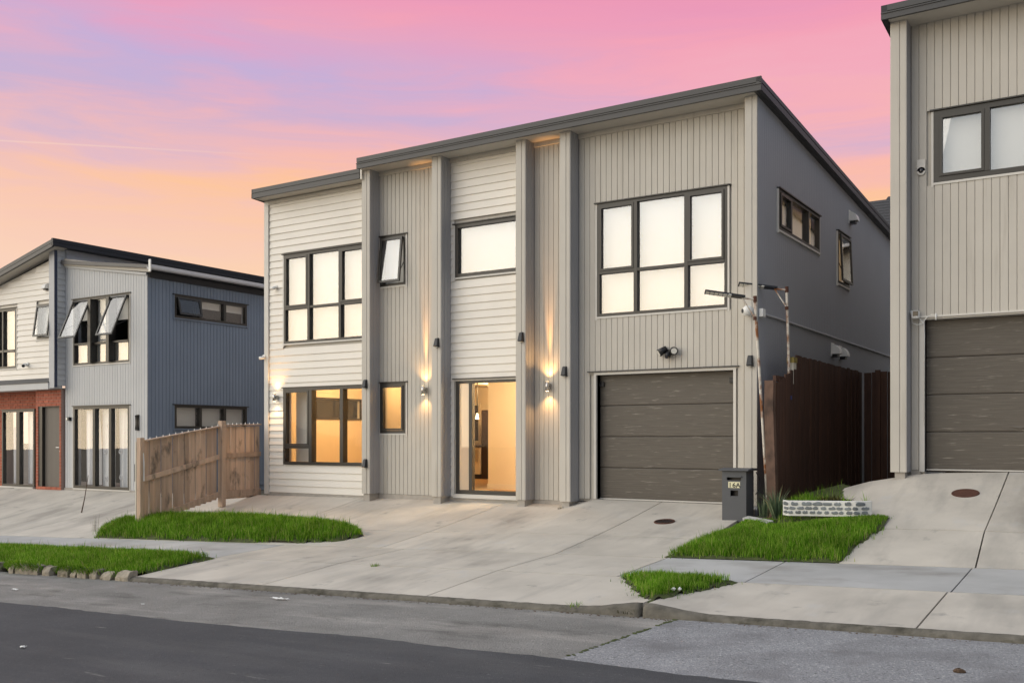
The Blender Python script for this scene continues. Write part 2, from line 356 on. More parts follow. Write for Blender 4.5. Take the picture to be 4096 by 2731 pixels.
def grass_mat(name, a, b, c):
    m = bpy.data.materials.new(name); m.use_nodes = True
    nt = m.node_tree; N, L = nt.nodes, nt.links; N.clear()
    out = N.new('ShaderNodeOutputMaterial')
    g = N.new('ShaderNodeNewGeometry')
    cr = N.new('ShaderNodeValToRGB'); e = cr.color_ramp
    e.elements.new(0.5); e.elements.new(0.9)
    for el, (p, cc) in zip(e.elements, ((0.0, a), (0.5, b), (0.9, c), (1.0, (0.42, 0.36, 0.16)))): el.position = p; el.color = (*cc, 1)
    L.new(g.outputs['Random Per Island'], cr.inputs[0])
    nz = N.new('ShaderNodeTexNoise'); nz.inputs['Scale'].default_value = 2.2; L.new(g.outputs['Position'], nz.inputs['Vector'])
    mr = N.new('ShaderNodeMapRange'); L.new(nz.outputs[0], mr.inputs[0]); mr.inputs[1].default_value = 0.3; mr.inputs[2].default_value = 0.7; mr.inputs[3].default_value = 0.75; mr.inputs[4].default_value = 1.25
    vs = N.new('ShaderNodeVectorMath'); vs.operation = 'SCALE'; L.new(cr.outputs[0], vs.inputs[0]); L.new(mr.outputs[0], vs.inputs['Scale'])
    d = N.new('ShaderNodeBsdfDiffuse'); L.new(vs.outputs[0], d.inputs[0])
    t = N.new('ShaderNodeBsdfTranslucent'); L.new(vs.outputs[0], t.inputs[0])
    mx = N.new('ShaderNodeMixShader'); mx.inputs[0].default_value = 0.4; L.new(d.outputs[0], mx.inputs[1]); L.new(t.outputs[0], mx.inputs[2])
    L.new(mx.outputs[0], out.inputs[0])
    return m
M['grass'] = grass_mat('lush_grass', (0.042, 0.14, 0.008), (0.15, 0.335, 0.02), (0.34, 0.48, 0.08))
M['silverleaf'] = grass_mat('silver_leaf', (0.10, 0.15, 0.09), (0.16, 0.22, 0.13), (0.26, 0.28, 0.18))
M['darkleaf'] = grass_mat('brown_green_leaf', (0.025, 0.035, 0.008), (0.05, 0.05, 0.015), (0.09, 0.08, 0.03))

# ------------------------------------------------------------------ mesh and object helpers
WLOC = {}
class MB:
    def __init__(s): s.v = []; s.f = []; s.mi = []; s.cur = 0
    def add(s, verts, faces):
        o = len(s.v); s.v += [tuple(v) for v in verts]
        s.f += [tuple(i + o for i in f) for f in faces]; s.mi += [s.cur] * len(faces); return s
    def box(s, x0, x1, y0, y1, z0, z1, T=None):
        x0, x1 = min(x0, x1), max(x0, x1); y0, y1 = min(y0, y1), max(y0, y1); z0, z1 = min(z0, z1), max(z0, z1)
        vs = [(x, y, z) for z in (z0, z1) for y in (y0, y1) for x in (x0, x1)]
        fs = [(0, 2, 3, 1), (4, 5, 7, 6), (0, 1, 5, 4), (2, 6, 7, 3), (0, 4, 6, 2), (1, 3, 7, 5)]
        if T: vs = [T(*v) for v in vs]
        return s.add(vs, fs)
    def prism(s, poly, ax, a, b):
        """extrude a 2D polygon along axis ax from a to b; poly in the two other axes, in order"""
        def P(p, t):
            q = list(p); q.insert(ax, t); return tuple(q)
        n = len(poly)
        vs = [P(p, a) for p in poly] + [P(p, b) for p in poly]
        fs = [tuple(range(n))[::-1], tuple(range(n, 2 * n))] + [(i, (i + 1) % n, n + (i + 1) % n, n + i) for i in range(n)]
        return s.add(vs, fs)
    def tube(s, pts, r, n=8, r2=None, cap=True):
        pts = [Vector(p) for p in pts]; rings = []
        for i, p in enumerate(pts):
            d = (pts[min(i + 1, len(pts) - 1)] - pts[max(i - 1, 0)]).normalized()
            u = d.cross(Vector((0, 0, 1)))
            if u.length < 1e-3: u = d.cross(Vector((1, 0, 0)))
            u.normalize(); w = d.cross(u)
            t = i / max(1, len(pts) - 1); rr = r if r2 is None else r + (r2 - r) * t
            rings.append([p + (u * math.cos(2 * math.pi * k / n) + w * math.sin(2 * math.pi * k / n)) * rr for k in range(n)])
        vs = [v for rg in rings for v in rg]; fs = []
        for i in range(len(pts) - 1):
            for k in range(n): fs.append((i * n + k, i * n + (k + 1) % n, (i + 1) * n + (k + 1) % n, (i + 1) * n + k))
        if cap: fs += [tuple(range(n))[::-1], tuple(range((len(pts) - 1) * n, len(pts) * n))]
        return s.add(vs, fs)
    def sphere(s, c, r, n=12, sc=(1, 1, 1)):
        vs, fs = [], []; m_ = n // 2
        for i in range(m_ + 1):
            th = math.pi * i / m_
            for k in range(n):
                ph = 2 * math.pi * k / n
                vs.append((c[0] + r * sc[0] * math.sin(th) * math.cos(ph), c[1] + r * sc[1] * math.sin(th) * math.sin(ph), c[2] + r * sc[2] * math.cos(th)))
        for i in range(m_):
            for k in range(n): fs.append((i * n + k, (i + 1) * n + k, (i + 1) * n + (k + 1) % n, i * n + (k + 1) % n))
        return s.add(vs, fs)
    def mesh(s, name, mats, smooth=False):
        me = bpy.data.meshes.new(name); me.from_pydata(s.v, [], s.f)
        for m_ in (mats if isinstance(mats, (list, tuple)) else [mats]): me.materials.append(m_)
        me.polygons.foreach_set('material_index', s.mi)
        if smooth: me.polygons.foreach_set('use_smooth', [True] * len(me.polygons))
        bm = bmesh.new(); bm.from_mesh(me); bmesh.ops.recalc_face_normals(bm, faces=bm.faces); bm.to_mesh(bm and me); bm.free()
        return me
    def build(s, name, mats, parent=None, smooth=False, bevel=0.0):
        a = np.array(s.v); c = (a.min(0) + a.max(0)) / 2
        s.v = [tuple(v) for v in (a - c)]
        me = s.mesh(name, mats, smooth)
        o = place(name, me, tuple(c), parent)
        if bevel:
            b = o.modifiers.new('bevel', 'BEVEL'); b.width = bevel; b.segments = 2; b.limit_method = 'ANGLE'
        return o
def place(name, me, loc, parent=None, scale=None, rot=None):
    o = bpy.data.objects.new(name, me); COL.objects.link(o)
    pl = WLOC.get(parent.name, (0, 0, 0)) if parent else (0, 0, 0)
    o.location = tuple(a - b for a, b in zip(loc, pl)); WLOC[o.name] = tuple(loc)
    if parent: o.parent = parent
    if scale: o.scale = scale
    if rot: o.rotation_euler = rot
    return o
def tag(o, label=None, cat=None, group=None, kind=None):
    if label: o['label'] = label
    if cat: o['category'] = cat
    if group: o['group'] = group
    if kind: o['kind'] = kind
    return o
def thing(name, loc, label, cat, group=None):
    o = bpy.data.objects.new(name, None); o.empty_display_size = 0.2; COL.objects.link(o)
    o.location = loc; WLOC[o.name] = tuple(loc)
    return tag(o, label, cat, group)
def box(name, mt, parent, x0, x1, y0, y1, z0, z1, bevel=0.0):
    return MB().box(x0, x1, y0, y1, z0, z1).build(name, mt, parent, bevel=bevel)
UNIT = {}
def boardmesh(kind, m_):
    """unit boards: 'v' = vertical board, width 1 on x, face on -y, height 1; 'h' = lapped weatherboard, length 1 on x, exposure 1 on z"""
    k = (kind, m_.name)
    if k in UNIT: return UNIT[k]
    b = MB()
    if kind == 'v':
        c = 0.045
        b.prism([(-0.47, 0.018), (-0.47, 0.004), (-0.47 + c, 0.0), (0.47 - c, 0.0), (0.47, 0.004), (0.47, 0.018)], 2, 0, 1)
        b.box(-0.5, 0.5, 0.014, 0.02, 0, 1)
    else:
        b.prism([(0.0, 0.0), (0.0, 0.035), (0.022, 1.06), (0.03, 1.06), (0.03, 0.0)], 0, 0, 1)   # (y, z)
    UNIT[k] = b.mesh('board_' + kind, m_); return UNIT[k]

# frames: map (u along wall, o outwards, z) to the world
def Tfront(Y): return lambda u, o, z: (u, Y - o, z)
def Tright(X): return lambda u, o, z: (X + o, u, z)

def sub_intervals(a, b, holes):
    segs = [(a, b)]
    for c, d in holes:
        out = []
        for p, q in segs:
            if d <= p or c >= q: out.append((p, q)); continue
            if c > p: out.append((p, c))
            if d < q: out.append((d, q))
        segs = out
    return [(p, q) for p, q in segs if q - p > 0.015]

def vboards(parent, m_, orient, plane, u0, u1, z0, z1, w, holes=(), name='board', ztop=None):
    """tongue-and-groove boards between u0 and u1; holes = (u0,u1,z0,z1)"""
    n = max(1, round((u1 - u0) / w)); ww = (u1 - u0) / n
    me = boardmesh('v', m_)
    for i in range(n):
        a, b = u0 + i * ww, u0 + (i + 1) * ww; c = (a + b) / 2
        hs = [(hh[2], hh[3]) for hh in holes if hh[0] < b - 0.02 and hh[1] > a + 0.02]
        zt = ztop(c) if ztop else z1
        # a board cut along its length by the hole's edge is ripped to width
        for p, q in sub_intervals(z0, zt, hs):
            if orient == 'front': place(name, me, (c, plane, p), parent, (ww, 1, q - p))
            else: place(name, me, (plane, c, p), parent, (ww, 1, q - p), (0, 0, R(90)))
def hboards(parent, m_, orient, plane, u0, u1, z0, z1, e, holes=(), name='weatherboard', utop=None):
    n = max(1, round((z1 - z0) / e)); ee = (z1 - z0) / n
    me = boardmesh('h', m_)
    for i in range(n):
        a, b = z0 + i * ee, z0 + (i + 1) * ee; c = (a + b) / 2
        hs = [(hh[0], hh[1]) for hh in holes if hh[2] < b - ee * 0.35 and hh[3] > a + ee * 0.35]
        uu0 = utop(b) if utop else u0
        for p, q in sub_intervals(uu0, u1, hs):
            if orient == 'front': place(name, me, (p, plane, a), parent, (q - p, 1, ee))
            else: place(name, me, (plane, p, a), parent, (q - p, 1, ee), (0, 0, R(90)))
def wallgrid(b, T, u0, u1, z0, z1, o0, o1, holes):
    us = sorted({u0, u1, *[x for hh in holes for x in hh[:2] if u0 < x < u1]})
    zs = sorted({z0, z1, *[x for hh in holes for x in hh[2:4] if z0 < x < z1]})
    for a, c in zip(us, us[1:]):
        for d, e in zip(zs, zs[1:]):
            mu, mz = (a + c) / 2, (d + e) / 2
            if any(hh[0] < mu < hh[1] and hh[2] < mz < hh[3] for hh in holes): continue
            b.box(a, c, o0, o1, d, e, T)
    return b

def window(parent, T, u0, u1, z0, z1, cols, rows=None, gl='glassmir', fr=0.05, sash=(), open_=None, trims=True, head=0.05, dep=0.03,
           name='window', framem='dark', trimm='trim', mull=None, panes=None, post=0.0):
    """cols = list of u positions of mullions; rows = {col index: z of transom}; sash / open_ = cells (col,row) with their own inner frame"""
    fm = M[framem]; rows = rows or {}; open_ = open_ or {}
    edges = [u0] + list(cols) + [u1]; hw = (mull or fr) / 2
    b = MB()
    b.box(u0, u1, -0.08, dep, z0, z0 + fr, T); b.box(u0, u1, -0.08, dep, z1 - fr, z1, T)
    b.box(u0, u0 + fr, -0.08, dep, z0 + fr, z1 - fr, T); b.box(u1 - fr, u1, -0.08, dep, z0 + fr, z1 - fr, T)
    for c in cols: b.box(c - hw, c + hw, -0.08, dep + 0.012, z0 + fr, z1 - fr, T)
    if post:
        for c in cols: b.box(c - hw * 1.3, c + hw * 1.3, dep + 0.012, dep + post, z0 + fr * 0.5, z1 - fr, T)
    cells = []
    for i in range(len(edges) - 1):
        a = edges[i] + (fr if i == 0 else hw); c = edges[i + 1] - (fr if i == len(edges) - 2 else hw)
        zt = rows.get(i)
        if zt is None: cells.append((i, 0, a, c, z0 + fr, z1 - fr))
        else:
            b.box(a, c, -0.08, dep + 0.006, zt - fr * 0.5, zt + fr * 0.5, T)
            cells.append((i, 0, a, c, z0 + fr, zt - fr * 0.5)); cells.append((i, 1, a, c, zt + fr * 0.5, z1 - fr))
    w = b.build(name, fm, parent)
    for i, j, a, c, d, e in cells:
        gm = M[(panes or {}).get((i, j), gl)]
        if (i, j) in open_:
            ang = R(open_[(i, j)])
            def TT(u, o, z, e=e, ang=ang):
                dz = z - e; oo = dep + 0.02 + o
                return T(u, dep + 0.01 + (o) * math.cos(ang) - dz * math.sin(ang), e + dz * math.cos(ang) + o * math.sin(ang))
            s = MB(); t = 0.045
            s.box(a, c, 0, 0.035, d, d + t, TT); s.box(a, c, 0, 0.035, e - t, e, TT)
            s.box(a, a + t, 0, 0.035, d + t, e - t, TT); s.box(c - t, c, 0, 0.035, d + t, e - t, TT)
            s.build('sash', fm, w)
            MB().box(a + t, c - t, 0.012, 0.018, d + t, e - t, TT).build('pane', gm, w)
            zs = d + (e - d) * 0.45
            for uu in (a + 0.02, c - 0.02): MB().tube([T(uu, 0.0, zs), TT(uu, 0.0, d + (e - d) * 0.25)], 0.008, 5).build('stay', M['black'], w)
        elif (i, j) in sash:
            s = MB(); t = 0.042; g_ = 0.004
            s.box(a + g_, c - g_, 0.0, dep + 0.02, d + g_, d + t, T); s.box(a + g_, c - g_, 0.0, dep + 0.02, e - t, e - g_, T)
            s.box(a + g_, a + t, 0.0, dep + 0.02, d + t, e - t, T); s.box(c - t, c - g_, 0.0, dep + 0.02, d + t, e - t, T)
            s.build('sash', fm, w)
            MB().box(a + t, c - t, 0.0, 0.006, d + t, e - t, T).build('pane', gm, w)
        else:
            MB().box(a, c, -0.02, -0.014, d, e, T).build('pane', gm, w)
    if head:
        MB().box(u0 - head, u1 + head, -0.01, 0.06, z1 + 0.003, z1 + 0.022, T).build('head_flashing', fm, w)
    if trims:
        t = MB()
        t.box(u0 - 0.035, u0 - 0.003, -0.02, 0.028, z0 - 0.06, z1 - 0.003, T); t.box(u1 + 0.003, u1 + 0.035, -0.02, 0.028, z0 - 0.06, z1 - 0.003, T)
        t.box(u0 - 0.003, u1 + 0.003, -0.02, 0.034, z0 - 0.035, z0 - 0.003, T)
        t.build('trim', M[trimm], w)
    return w

# ------------------------------------------------------------------ the setting: ground, road, paving
def sheet(name, xs, ys, zf, m_, skirt=0.0, parent=None, smooth=True):
    b = MB(); nx, ny = len(xs), len(ys)
    b.v = [(x, y, zf(x, y)) for y in ys for x in xs]
    b.f = [(j * nx + i, j * nx + i + 1, (j + 1) * nx + i + 1, (j + 1) * nx + i) for j in range(ny - 1) for i in range(nx - 1)]
    b.mi = [0] * len(b.f)
    return b.build(name, m_, parent, smooth)
def frange(a, b, n): return [a + (b - a) * i / n for i in range(n + 1)]
gx = [-300, -150, -80, -60, -45] + frange(-36, 8, 88) + [12, 20, 40, 60, 150, 300]
gy = [-300, -100, -40, -10, 0, 4, 8.5] + frange(8.9, 15.3, 20) + [16, 18, 22, 30, 50, 100, 300]
tag(sheet('ground', gx, gy, lambda x, y: h(x, y) - 0.12 - (0.03 if y < 8.8 else 0), M['earth']), kind='structure')
rx = [-150, -80, -60, -45] + frange(-36, 8, 44) + [12, 20, 40, 60, 100]
tag(sheet('road', rx, [-14, -10, -6, -3, 0, 2, 4, 6, 7.5, 8.72], lambda x, y: zk(x) - 0.055, M['chip']), kind='structure')
# dark asphalt lane with a slightly ragged edge
def asphalt():
    b = MB(); xs = frange(-40, 10, 700)
    EP = [(p.x, p.y) for p in (G(-900, 2330), G(0, 2408), G(927, 2504), G(1515, 2555), G(2096, 2622), G(3014, 2729), G(3900, 2840))]
    def edge(x):
        return lerpk(EP, x) + 0.028 * mnoise.noise((x * 6, 0, 0)) + 0.05 * mnoise.noise((x * 0.9, 3, 0))
    for x in xs: b.v.append((x, edge(x), zk(x) - 0.055 + 0.006))
    for x in xs: b.v.append((x, -9.0, zk(x) - 0.055 + 0.006))
    n = len(xs); b.f = [(i, i + 1, n + i + 1, n + i) for i in range(n - 1)]; b.mi = [0] * (n - 1)
    return b.build('asphalt_lane', M['asphalt'])
tag(asphalt(), kind='structure')
# newer blue grey chip seal to the right of the seam, same strip
def patch():
    b = MB(); p, q = G(2721, 2470), G(2266, 2627)
    n = 60
    for i in range(n + 1):
        t = -0.10 + 1.25 * i / n
        X = p.x + (q.x - p.x) * t + 0.012 * mnoise.noise((t * 14, 5, 0)); Y = p.y + (q.y - p.y) * t
        for k in range(13):
            xx = X + (9 - X) * k / 12; yy = min(8.66, Y)
            b.v.append((xx, yy, zk(xx) - 0.055 + 0.003))
    b.f = [(i * 13 + k, i * 13 + k + 1, (i + 1) * 13 + k + 1, (i + 1) * 13 + k) for i in range(n) for k in range(12)]; b.mi = [0] * len(b.f)
    o = b.build('road_patch', M['chip2'])
    # dirt and moss lying in the seam
    s = MB()
    for i in range(90):
        t = random.uniform(-0.03, 1.0); c = p + (q - p) * t
        r_ = random.uniform(0.008, 0.02)
        s.sphere((c.x + random.gauss(0, 0.008), c.y + random.gauss(0, 0.008), zk(c.x) - 0.055 + 0.003), r_, 6, (1.4, 1.4, 0.35))
    tag(s.build('dirt_seam', M['soil']), kind='stuff')
    return o
tag(patch(), kind='structure')

def slab(parent, name, quad, m_, gap=0.008, thick=0.1, step=0.3):
    """one concrete slab: four corners in plan, follows the ground"""
    (ax, ay), (bx, by), (cx, cy), (dx, dy) = quad
    gx0, gy0 = gap, gap
    lu = max(math.hypot(bx - ax, by - ay), math.hypot(cx - dx, cy - dy)); lv = max(math.hypot(dx - ax, dy - ay), math.hypot(cx - bx, cy - by))
    nu, nv = max(2, int(lu / step)), max(2, int(lv / step))
    b = MB()
    def P(s, t): return ((ax * (1 - s) + bx * s) * (1 - t) + (dx * (1 - s) + cx * s) * t, (ay * (1 - s) + by * s) * (1 - t) + (dy * (1 - s) + cy * s) * t)
    su, sv = gap / lu, gap / lv
    for j in range(nv + 1):
        for i in range(nu + 1):
            x, y = P(su + (1 - 2 * su) * i / nu, sv + (1 - 2 * sv) * j / nv)
            e = 0.003 if i in (0, nu) or j in (0, nv) else 0
            b.v.append((x, y, h(x, y) - e))
    W_ = nu + 1
    b.f = [(j * W_ + i, j * W_ + i + 1, (j + 1) * W_ + i + 1, (j + 1) * W_ + i) for j in range(nv) for i in range(nu)]
    rim = [i for i in range(nu + 1)] + [j * W_ + nu for j in range(1, nv + 1)] + [nv * W_ + i for i in range(nu - 1, -1, -1)] + [j * W_ for j in range(nv - 1, 0, -1)]
    o0 = len(b.v); b.v += [(b.v[k][0], b.v[k][1], b.v[k][2] - thick) for k in rim]
    n = len(rim); b.f += [(rim[i], rim[(i + 1) % n], o0 + (i + 1) % n, o0 + i) for i in range(n)]
    b.mi = [0] * len(b.f)
    return b.build(name, m_, parent)
def structure(name, loc=(0, 0, 0)):
    o = bpy.data.objects.new(name, None); COL.objects.link(o); o.location = loc; WLOC[o.name] = loc
    o['kind'] = 'structure'; return o
def rect(a, b, c, d): return ((a, c), (b, c), (b, d), (a, d))
drive = structure('driveway', (-9, 12, -1.6))
cc = M['concrete']
for a, b in zip((-11.95, -9.4, -6.75), (-9.4, -6.75, -4.07)): slab(drive, 'concrete_slab', rect(a, b, YK, 10.2), cc)
for ys in ((11.65, 12.9), (12.9, 15.262)):
    for a, b in zip((-17.6, -13.4, -9.9, -6.75), (-13.4, -9.9, -6.75, -5.03)): slab(drive, 'concrete_slab', rect(a, b, *ys), cc, 0.008)
dl = structure('driveway', (-22, 13, -1.6))
slab(dl, 'concrete_slab', ((-40, 11.65), (-26.5, 11.65), (-26.5, 15.6), (-40, 15.6)), cc, 0.009)
slab(dl, 'concrete_slab', ((-26.5, 11.65), (-20.6, 11.65), (-19.0, 15.29), (-26.5, 15.29)), cc, 0.009)
slab(dl, 'concrete_slab', ((-20.6, 11.65), (-17.62, 11.65), (-16.72, 15.29), (-19.0, 15.29)), cc, 0.009)
dr = structure('driveway', (-1, 12, -1.3))
slab(dr, 'concrete_slab', ((-4.03, YK), (-1.56, YK), (-1.53, 10.2), (-4.03, 10.2)), cc, 0.009)
slab(dr, 'concrete_slab', ((-1.56, YK), (4.5, YK), (4.5, 10.2), (-1.53, 10.2)), cc, 0.009)
slab(dr, 'concrete_slab', ((-2.97, 11.65), (-1.47, 11.65), (-1.53, 12.9), (-2.78, 12.9)), cc, 0.009)
slab(dr, 'concrete_slab', ((-1.47, 11.65), (4.5, 11.65), (4.5, 12.9), (-1.53, 12.9)), cc, 0.009)
slab(dr, 'concrete_slab', ((-2.78, 12.9), (-1.53, 12.9), (-1.50, 15.262), (-3.95, 15.0)), cc, 0.009, 0.3)
slab(dr, 'concrete_slab', ((-1.53, 12.9), (4.5, 12.9), (4.5, 15.262), (-1.50, 15.262)), cc, 0.009)
fp = structure('footpath', (-9, 11, -1.6))
ex = [-40, -33, -28, -24, -20.6, -18.4, -15.9, -13.9, -11.95, -9.4, -6.75, -5.07, -3.55, -1.5, 1.5, 4.5]
for i, (a, b) in enumerate(zip(ex, ex[1:])):
    slab(fp, 'concrete_slab', rect(a, b, 10.2, 11.65), M['path'] if (b <= -11.9 or a >= -5.1) else cc, 0.010 if a in (-6.75,) else 0.008)
# kerb: weathered lip along the crossings, broken stones beside the berm
kb = structure('kerb', (-9, 8.7, -1.8))
def lip(x0, x1):
    b = MB(); n = int((x1 - x0) / 0.05)
    prof = [(8.752, -0.12), (8.752, 0.0), (8.735, 0.004), (8.70, -0.006), (8.665, -0.03), (8.655, -0.055), (8.65, -0.12)]
    for i in range(n + 1):
        x = x0 + (x1 - x0) * i / n
        hb = h(x, YK + 0.001) - zk(x)
        for y, dz in prof:
            lift = hb if dz > -0.04 else (hb * 0.3 if dz > -0.1 else 0)
            b.v.append((x, y + 0.007 * mnoise.noise((x * 7, y * 9, 1)), zk(x) + dz + lift + 0.006 * mnoise.noise((x * 9, y * 30, 0))))
    k = len(prof)
    b.f = [(i * k + j, i * k + j + 1, (i + 1) * k + j + 1, (i + 1) * k + j) for i in range(n) for j in range(k - 1)] + [tuple(range(k)), tuple(range(n * k, n * k + k))[::-1]]
    b.mi = [0] * len(b.f)
    return b.build('kerb_lip', M['kerb'], kb, True)
lip(-12.12, -4.075); lip(-4.03, 4.5)
def stone(x0, x1, hh, dy):
    b = MB(); n = 4
    nx = 4
    pts = []
    for i in range(nx + 1):
        x = x0 + (x1 - x0) * i / nx
        for (yy, zz) in ((8.80, -0.1), (8.80, hh), (8.74, hh + 0.004), (8.68 - dy, hh - 0.015), (8.64 - dy, hh * 0.45 - 0.03), (8.64 - dy, -0.1)):
            j = 0.014
            b.v.append((x + random.uniform(-j, j) * 0.7, yy + random.uniform(-j, j), zk(x) + zz + random.uniform(-j, j)))
    k = 6
    b.f = [(i * k + j, i * k + j + 1, (i + 1) * k + j + 1, (i + 1) * k + j) for i in range(nx) for j in range(k - 1)] + [tuple(range(k))[::-1], tuple(range(nx * k, nx * k + k))]
    b.mi = [0] * len(b.f)
    b.build('kerb_stone', M['kerbstone'], kb, bevel=0.008)
for pa, pb, hh in ((490, 540, 0.075), (432, 472, 0.055), (387, 414, 0.085), (335, 372, 0.09), (308, 330, 0.05), (262, 304, 0.085), (200, 228, 0.08), (146, 184, 0.095), (92, 145, 0.09),
                   (72, 90, 0.085), (-20, 20, 0.09), (-120, -60, 0.08)):
    ga, gb = G(pa, 2300 - (540 - pa) * 0.072 + 6), G(pb, 2300 - (540 - pb) * 0.072 + 6)
    stone(ga.x, gb.x, hh, random.uniform(0, 0.02))

# ------------------------------------------------------------------ grass
def inpoly(x, y, poly):
    r = False; n = len(poly)
    for i in range(n):
        (x1, y1), (x2, y2) = poly[i], poly[(i + 1) % n]
        if (y1 > y) != (y2 > y) and x < (x2 - x1) * (y - y1) / (y2 - y1) + x1: r = not r
    return r
def edge_dist(x, y, poly):
    d = 9
    for i in range(len(poly)):
        (x1, y1), (x2, y2) = poly[i], poly[(i + 1) % len(poly)]
        dx, dy = x2 - x1, y2 - y1; t = max(0, min(1, ((x - x1) * dx + (y - y1) * dy) / (dx * dx + dy * dy + 1e-9)))
        d = min(d, math.hypot(x - x1 - t * dx, y - y1 - t * dy))
    return d
def blades(spec, rng):
    """spec rows: x,y,z,height,width,heading,lean -> verts, faces arrays (five verts, one quad pair and a tip per blade)"""
    n = len(spec); s = np.array(spec)
    x, y, z, hh, w, a, l = s.T
    dx, dy = np.cos(a), np.sin(a); px, py = -dy, dx
    v = np.zeros((n, 5, 3))
    for k, (t, ww, sg) in enumerate(((0, 1, -1), (0, 1, 1), (0.55, 0.8, -1), (0.55, 0.8, 1), (1, 0, 0))):
        off = l * hh * t ** 2
        v[:, k, 0] = x + dx * off + px * w * 0.5 * ww * sg
        v[:, k, 1] = y + dy * off + py * w * 0.5 * ww * sg
        v[:, k, 2] = z + hh * t * np.sqrt(np.maximum(0.1, 1 - (l * t) ** 2 * 0.45))
    base = np.arange(n)[:, None] * 5
    q = base + np.array([[0, 1, 3, 2]]); t = base + np.array([[2, 3, 4]])
    return v.reshape(-1, 3), q, t
def mesh_np(name, v, q, t, mt):
    me = bpy.data.meshes.new(name)
    nq, ntr = len(q), len(t)
    me.vertices.add(len(v)); me.vertices.foreach_set('co', v.astype(np.float32).ravel())
    li = np.concatenate([q.ravel(), t.ravel()]).astype(np.int32)
    me.loops.add(len(li)); me.loops.foreach_set('vertex_index', li)
    me.polygons.add(nq + ntr)
    st = np.concatenate([np.arange(nq) * 4, nq * 4 + np.arange(ntr) * 3]).astype(np.int32)
    me.polygons.foreach_set('loop_start', st)
    me.materials.append(mt); me.update(); me.validate()
    return me
def lawn(poly, dens, hmin, hmax, soil=0.03, mound=0.0, wid=0.006, label=None, seed=1, soilm='soil', lim=None):
    rg = random.Random(seed)
    xs = [p[0] for p in poly]; ys = [p[1] for p in poly]
    def zz(x, y):
        d = edge_dist(x, y, poly); return h(x, y) + soil * min(1, d / 0.06 + 0.2) + mound * min(1, d / 0.5)
    # soil bed: fine grid cut to the outline
    st = 0.09; b = MB(); idx = {}
    nx, ny = int((max(xs) - min(xs)) / st) + 2, int((max(ys) - min(ys)) / st) + 2
    for j in range(ny):
        for i in range(nx):
            x, y = min(xs) + i * st, min(ys) + j * st
            if inpoly(x + st / 2, y + st / 2, poly):
                q = []
                for di, dj in ((0, 0), (1, 0), (1, 1), (0, 1)):
                    k = (i + di, j + dj)
                    if k not in idx:
                        X, Y = min(xs) + k[0] * st, min(ys) + k[1] * st
                        idx[k] = len(b.v); b.v.append((X, Y, zz(X, Y) if inpoly(X, Y, poly) else h(X, Y) - 0.02))
                    q.append(idx[k])
                b.f.append(tuple(q)); b.mi.append(0)
    tag(b.build('soil', M[soilm], None, True), kind='structure')
    area = abs(sum(poly[i][0] * poly[(i + 1) % len(poly)][1] - poly[(i + 1) % len(poly)][0] * poly[i][1] for i in range(len(poly)))) / 2
    spec = []; want = int(area * dens)
    while len(spec) < want:
        x, y = rg.uniform(min(xs), max(xs)), rg.uniform(min(ys), max(ys))
        if not inpoly(x, y, poly): continue
        cl = mnoise.noise((x * 1.7, y * 1.7, seed)) * 0.5 + 0.5
        cl2 = mnoise.noise((x * 6, y * 6, seed + 9)) * 0.5 + 0.5
        d = edge_dist(x, y, poly)
        if rg.random() > 0.55 + 0.6 * cl2: continue
        if d < 0.07 * (mnoise.noise((x * 5, y * 5, seed + 20)) + 0.45): continue
        hh = (hmin + (hmax - hmin) * (0.35 * cl + 0.35 * cl2 + 0.3 * rg.random())) * (0.7 + 0.3 * min(1, d / 0.25))
        if rg.random() < 0.02: hh *= 1.6
        if seed == 3 and y > 12.75: hh *= max(0.35, 1 - (y - 12.75) * 1.3)
        a = rg.uniform(0, 2 * math.pi)
        if rg.random() < 0.16 and d < 0.18: x += rg.gauss(0, 0.08); y += rg.gauss(0, 0.05); hh *= 0.7
        spec.append((x, y, (zz(x, y) if inpoly(x, y, poly) else h(x, y)) - 0.01, hh, wid * rg.uniform(0.7, 1.35), a, rg.uniform(0.05, 0.75)))
    v, q, t = blades(spec, rg)
    o = place('grass', mesh_np('grass', v, q, t, M['grass']), (0, 0, 0))
    return tag(o, label, kind='stuff')
G1 = [(-17.15, 11.68), (-17.75, 12.25), (-17.45, 12.75), (-16.75, 13.05), (-15.6, 13.2), (-14.0, 13.2), (-12.5, 13.0), (-11.3, 12.75), (-10.85, 12.4), (-11.05, 11.98), (-11.9, 11.74), (-14.5, 11.69)]
G2 = [(-27.5, 8.72), (-12.02, 8.72), (-11.93, 9.3), (-11.86, 10.13), (-12.6, 10.17), (-27.5, 10.17)]
G3 = [(-5.12, 11.64), (-2.90, 11.64), (-2.82, 12.4), (-2.66, 12.95), (-2.66, 13.3), (-2.85, 13.42), (-4.18, 13.32), (-4.32, 13.75), (-4.85, 13.95)]
G4 = [(-4.2, 13.42), (-3.55, 13.45), (-3.5, 13.9), (-3.75, 14.35), (-4.2, 14.9), (-4.5, 14.6), (-4.5, 14.1)]
G6 = [(-3.6, 13.46), (-3.02, 13.46), (-3.2, 13.95), (-3.55, 14.4), (-3.75, 15.5), (-4.45, 15.5), (-4.3, 14.7), (-3.7, 14.2)]
G5 = [(-5.02, 10.17), (-3.58, 10.17), (-3.85, 9.5), (-4.05, 8.85), (-4.5, 9.45)]
lawn(G1, 3000, 0.07, 0.23, mound=0.15, wid=0.009, seed=1)
lawn(G2, 2700, 0.06, 0.19, mound=0.03, wid=0.0085, seed=2)
lawn(G3, 5200, 0.05, 0.20, mound=0.03, wid=0.0065, seed=3)
lawn(G4, 1100, 0.08, 0.24, soil=0.03, mound=0.02, wid=0.006, seed=4)
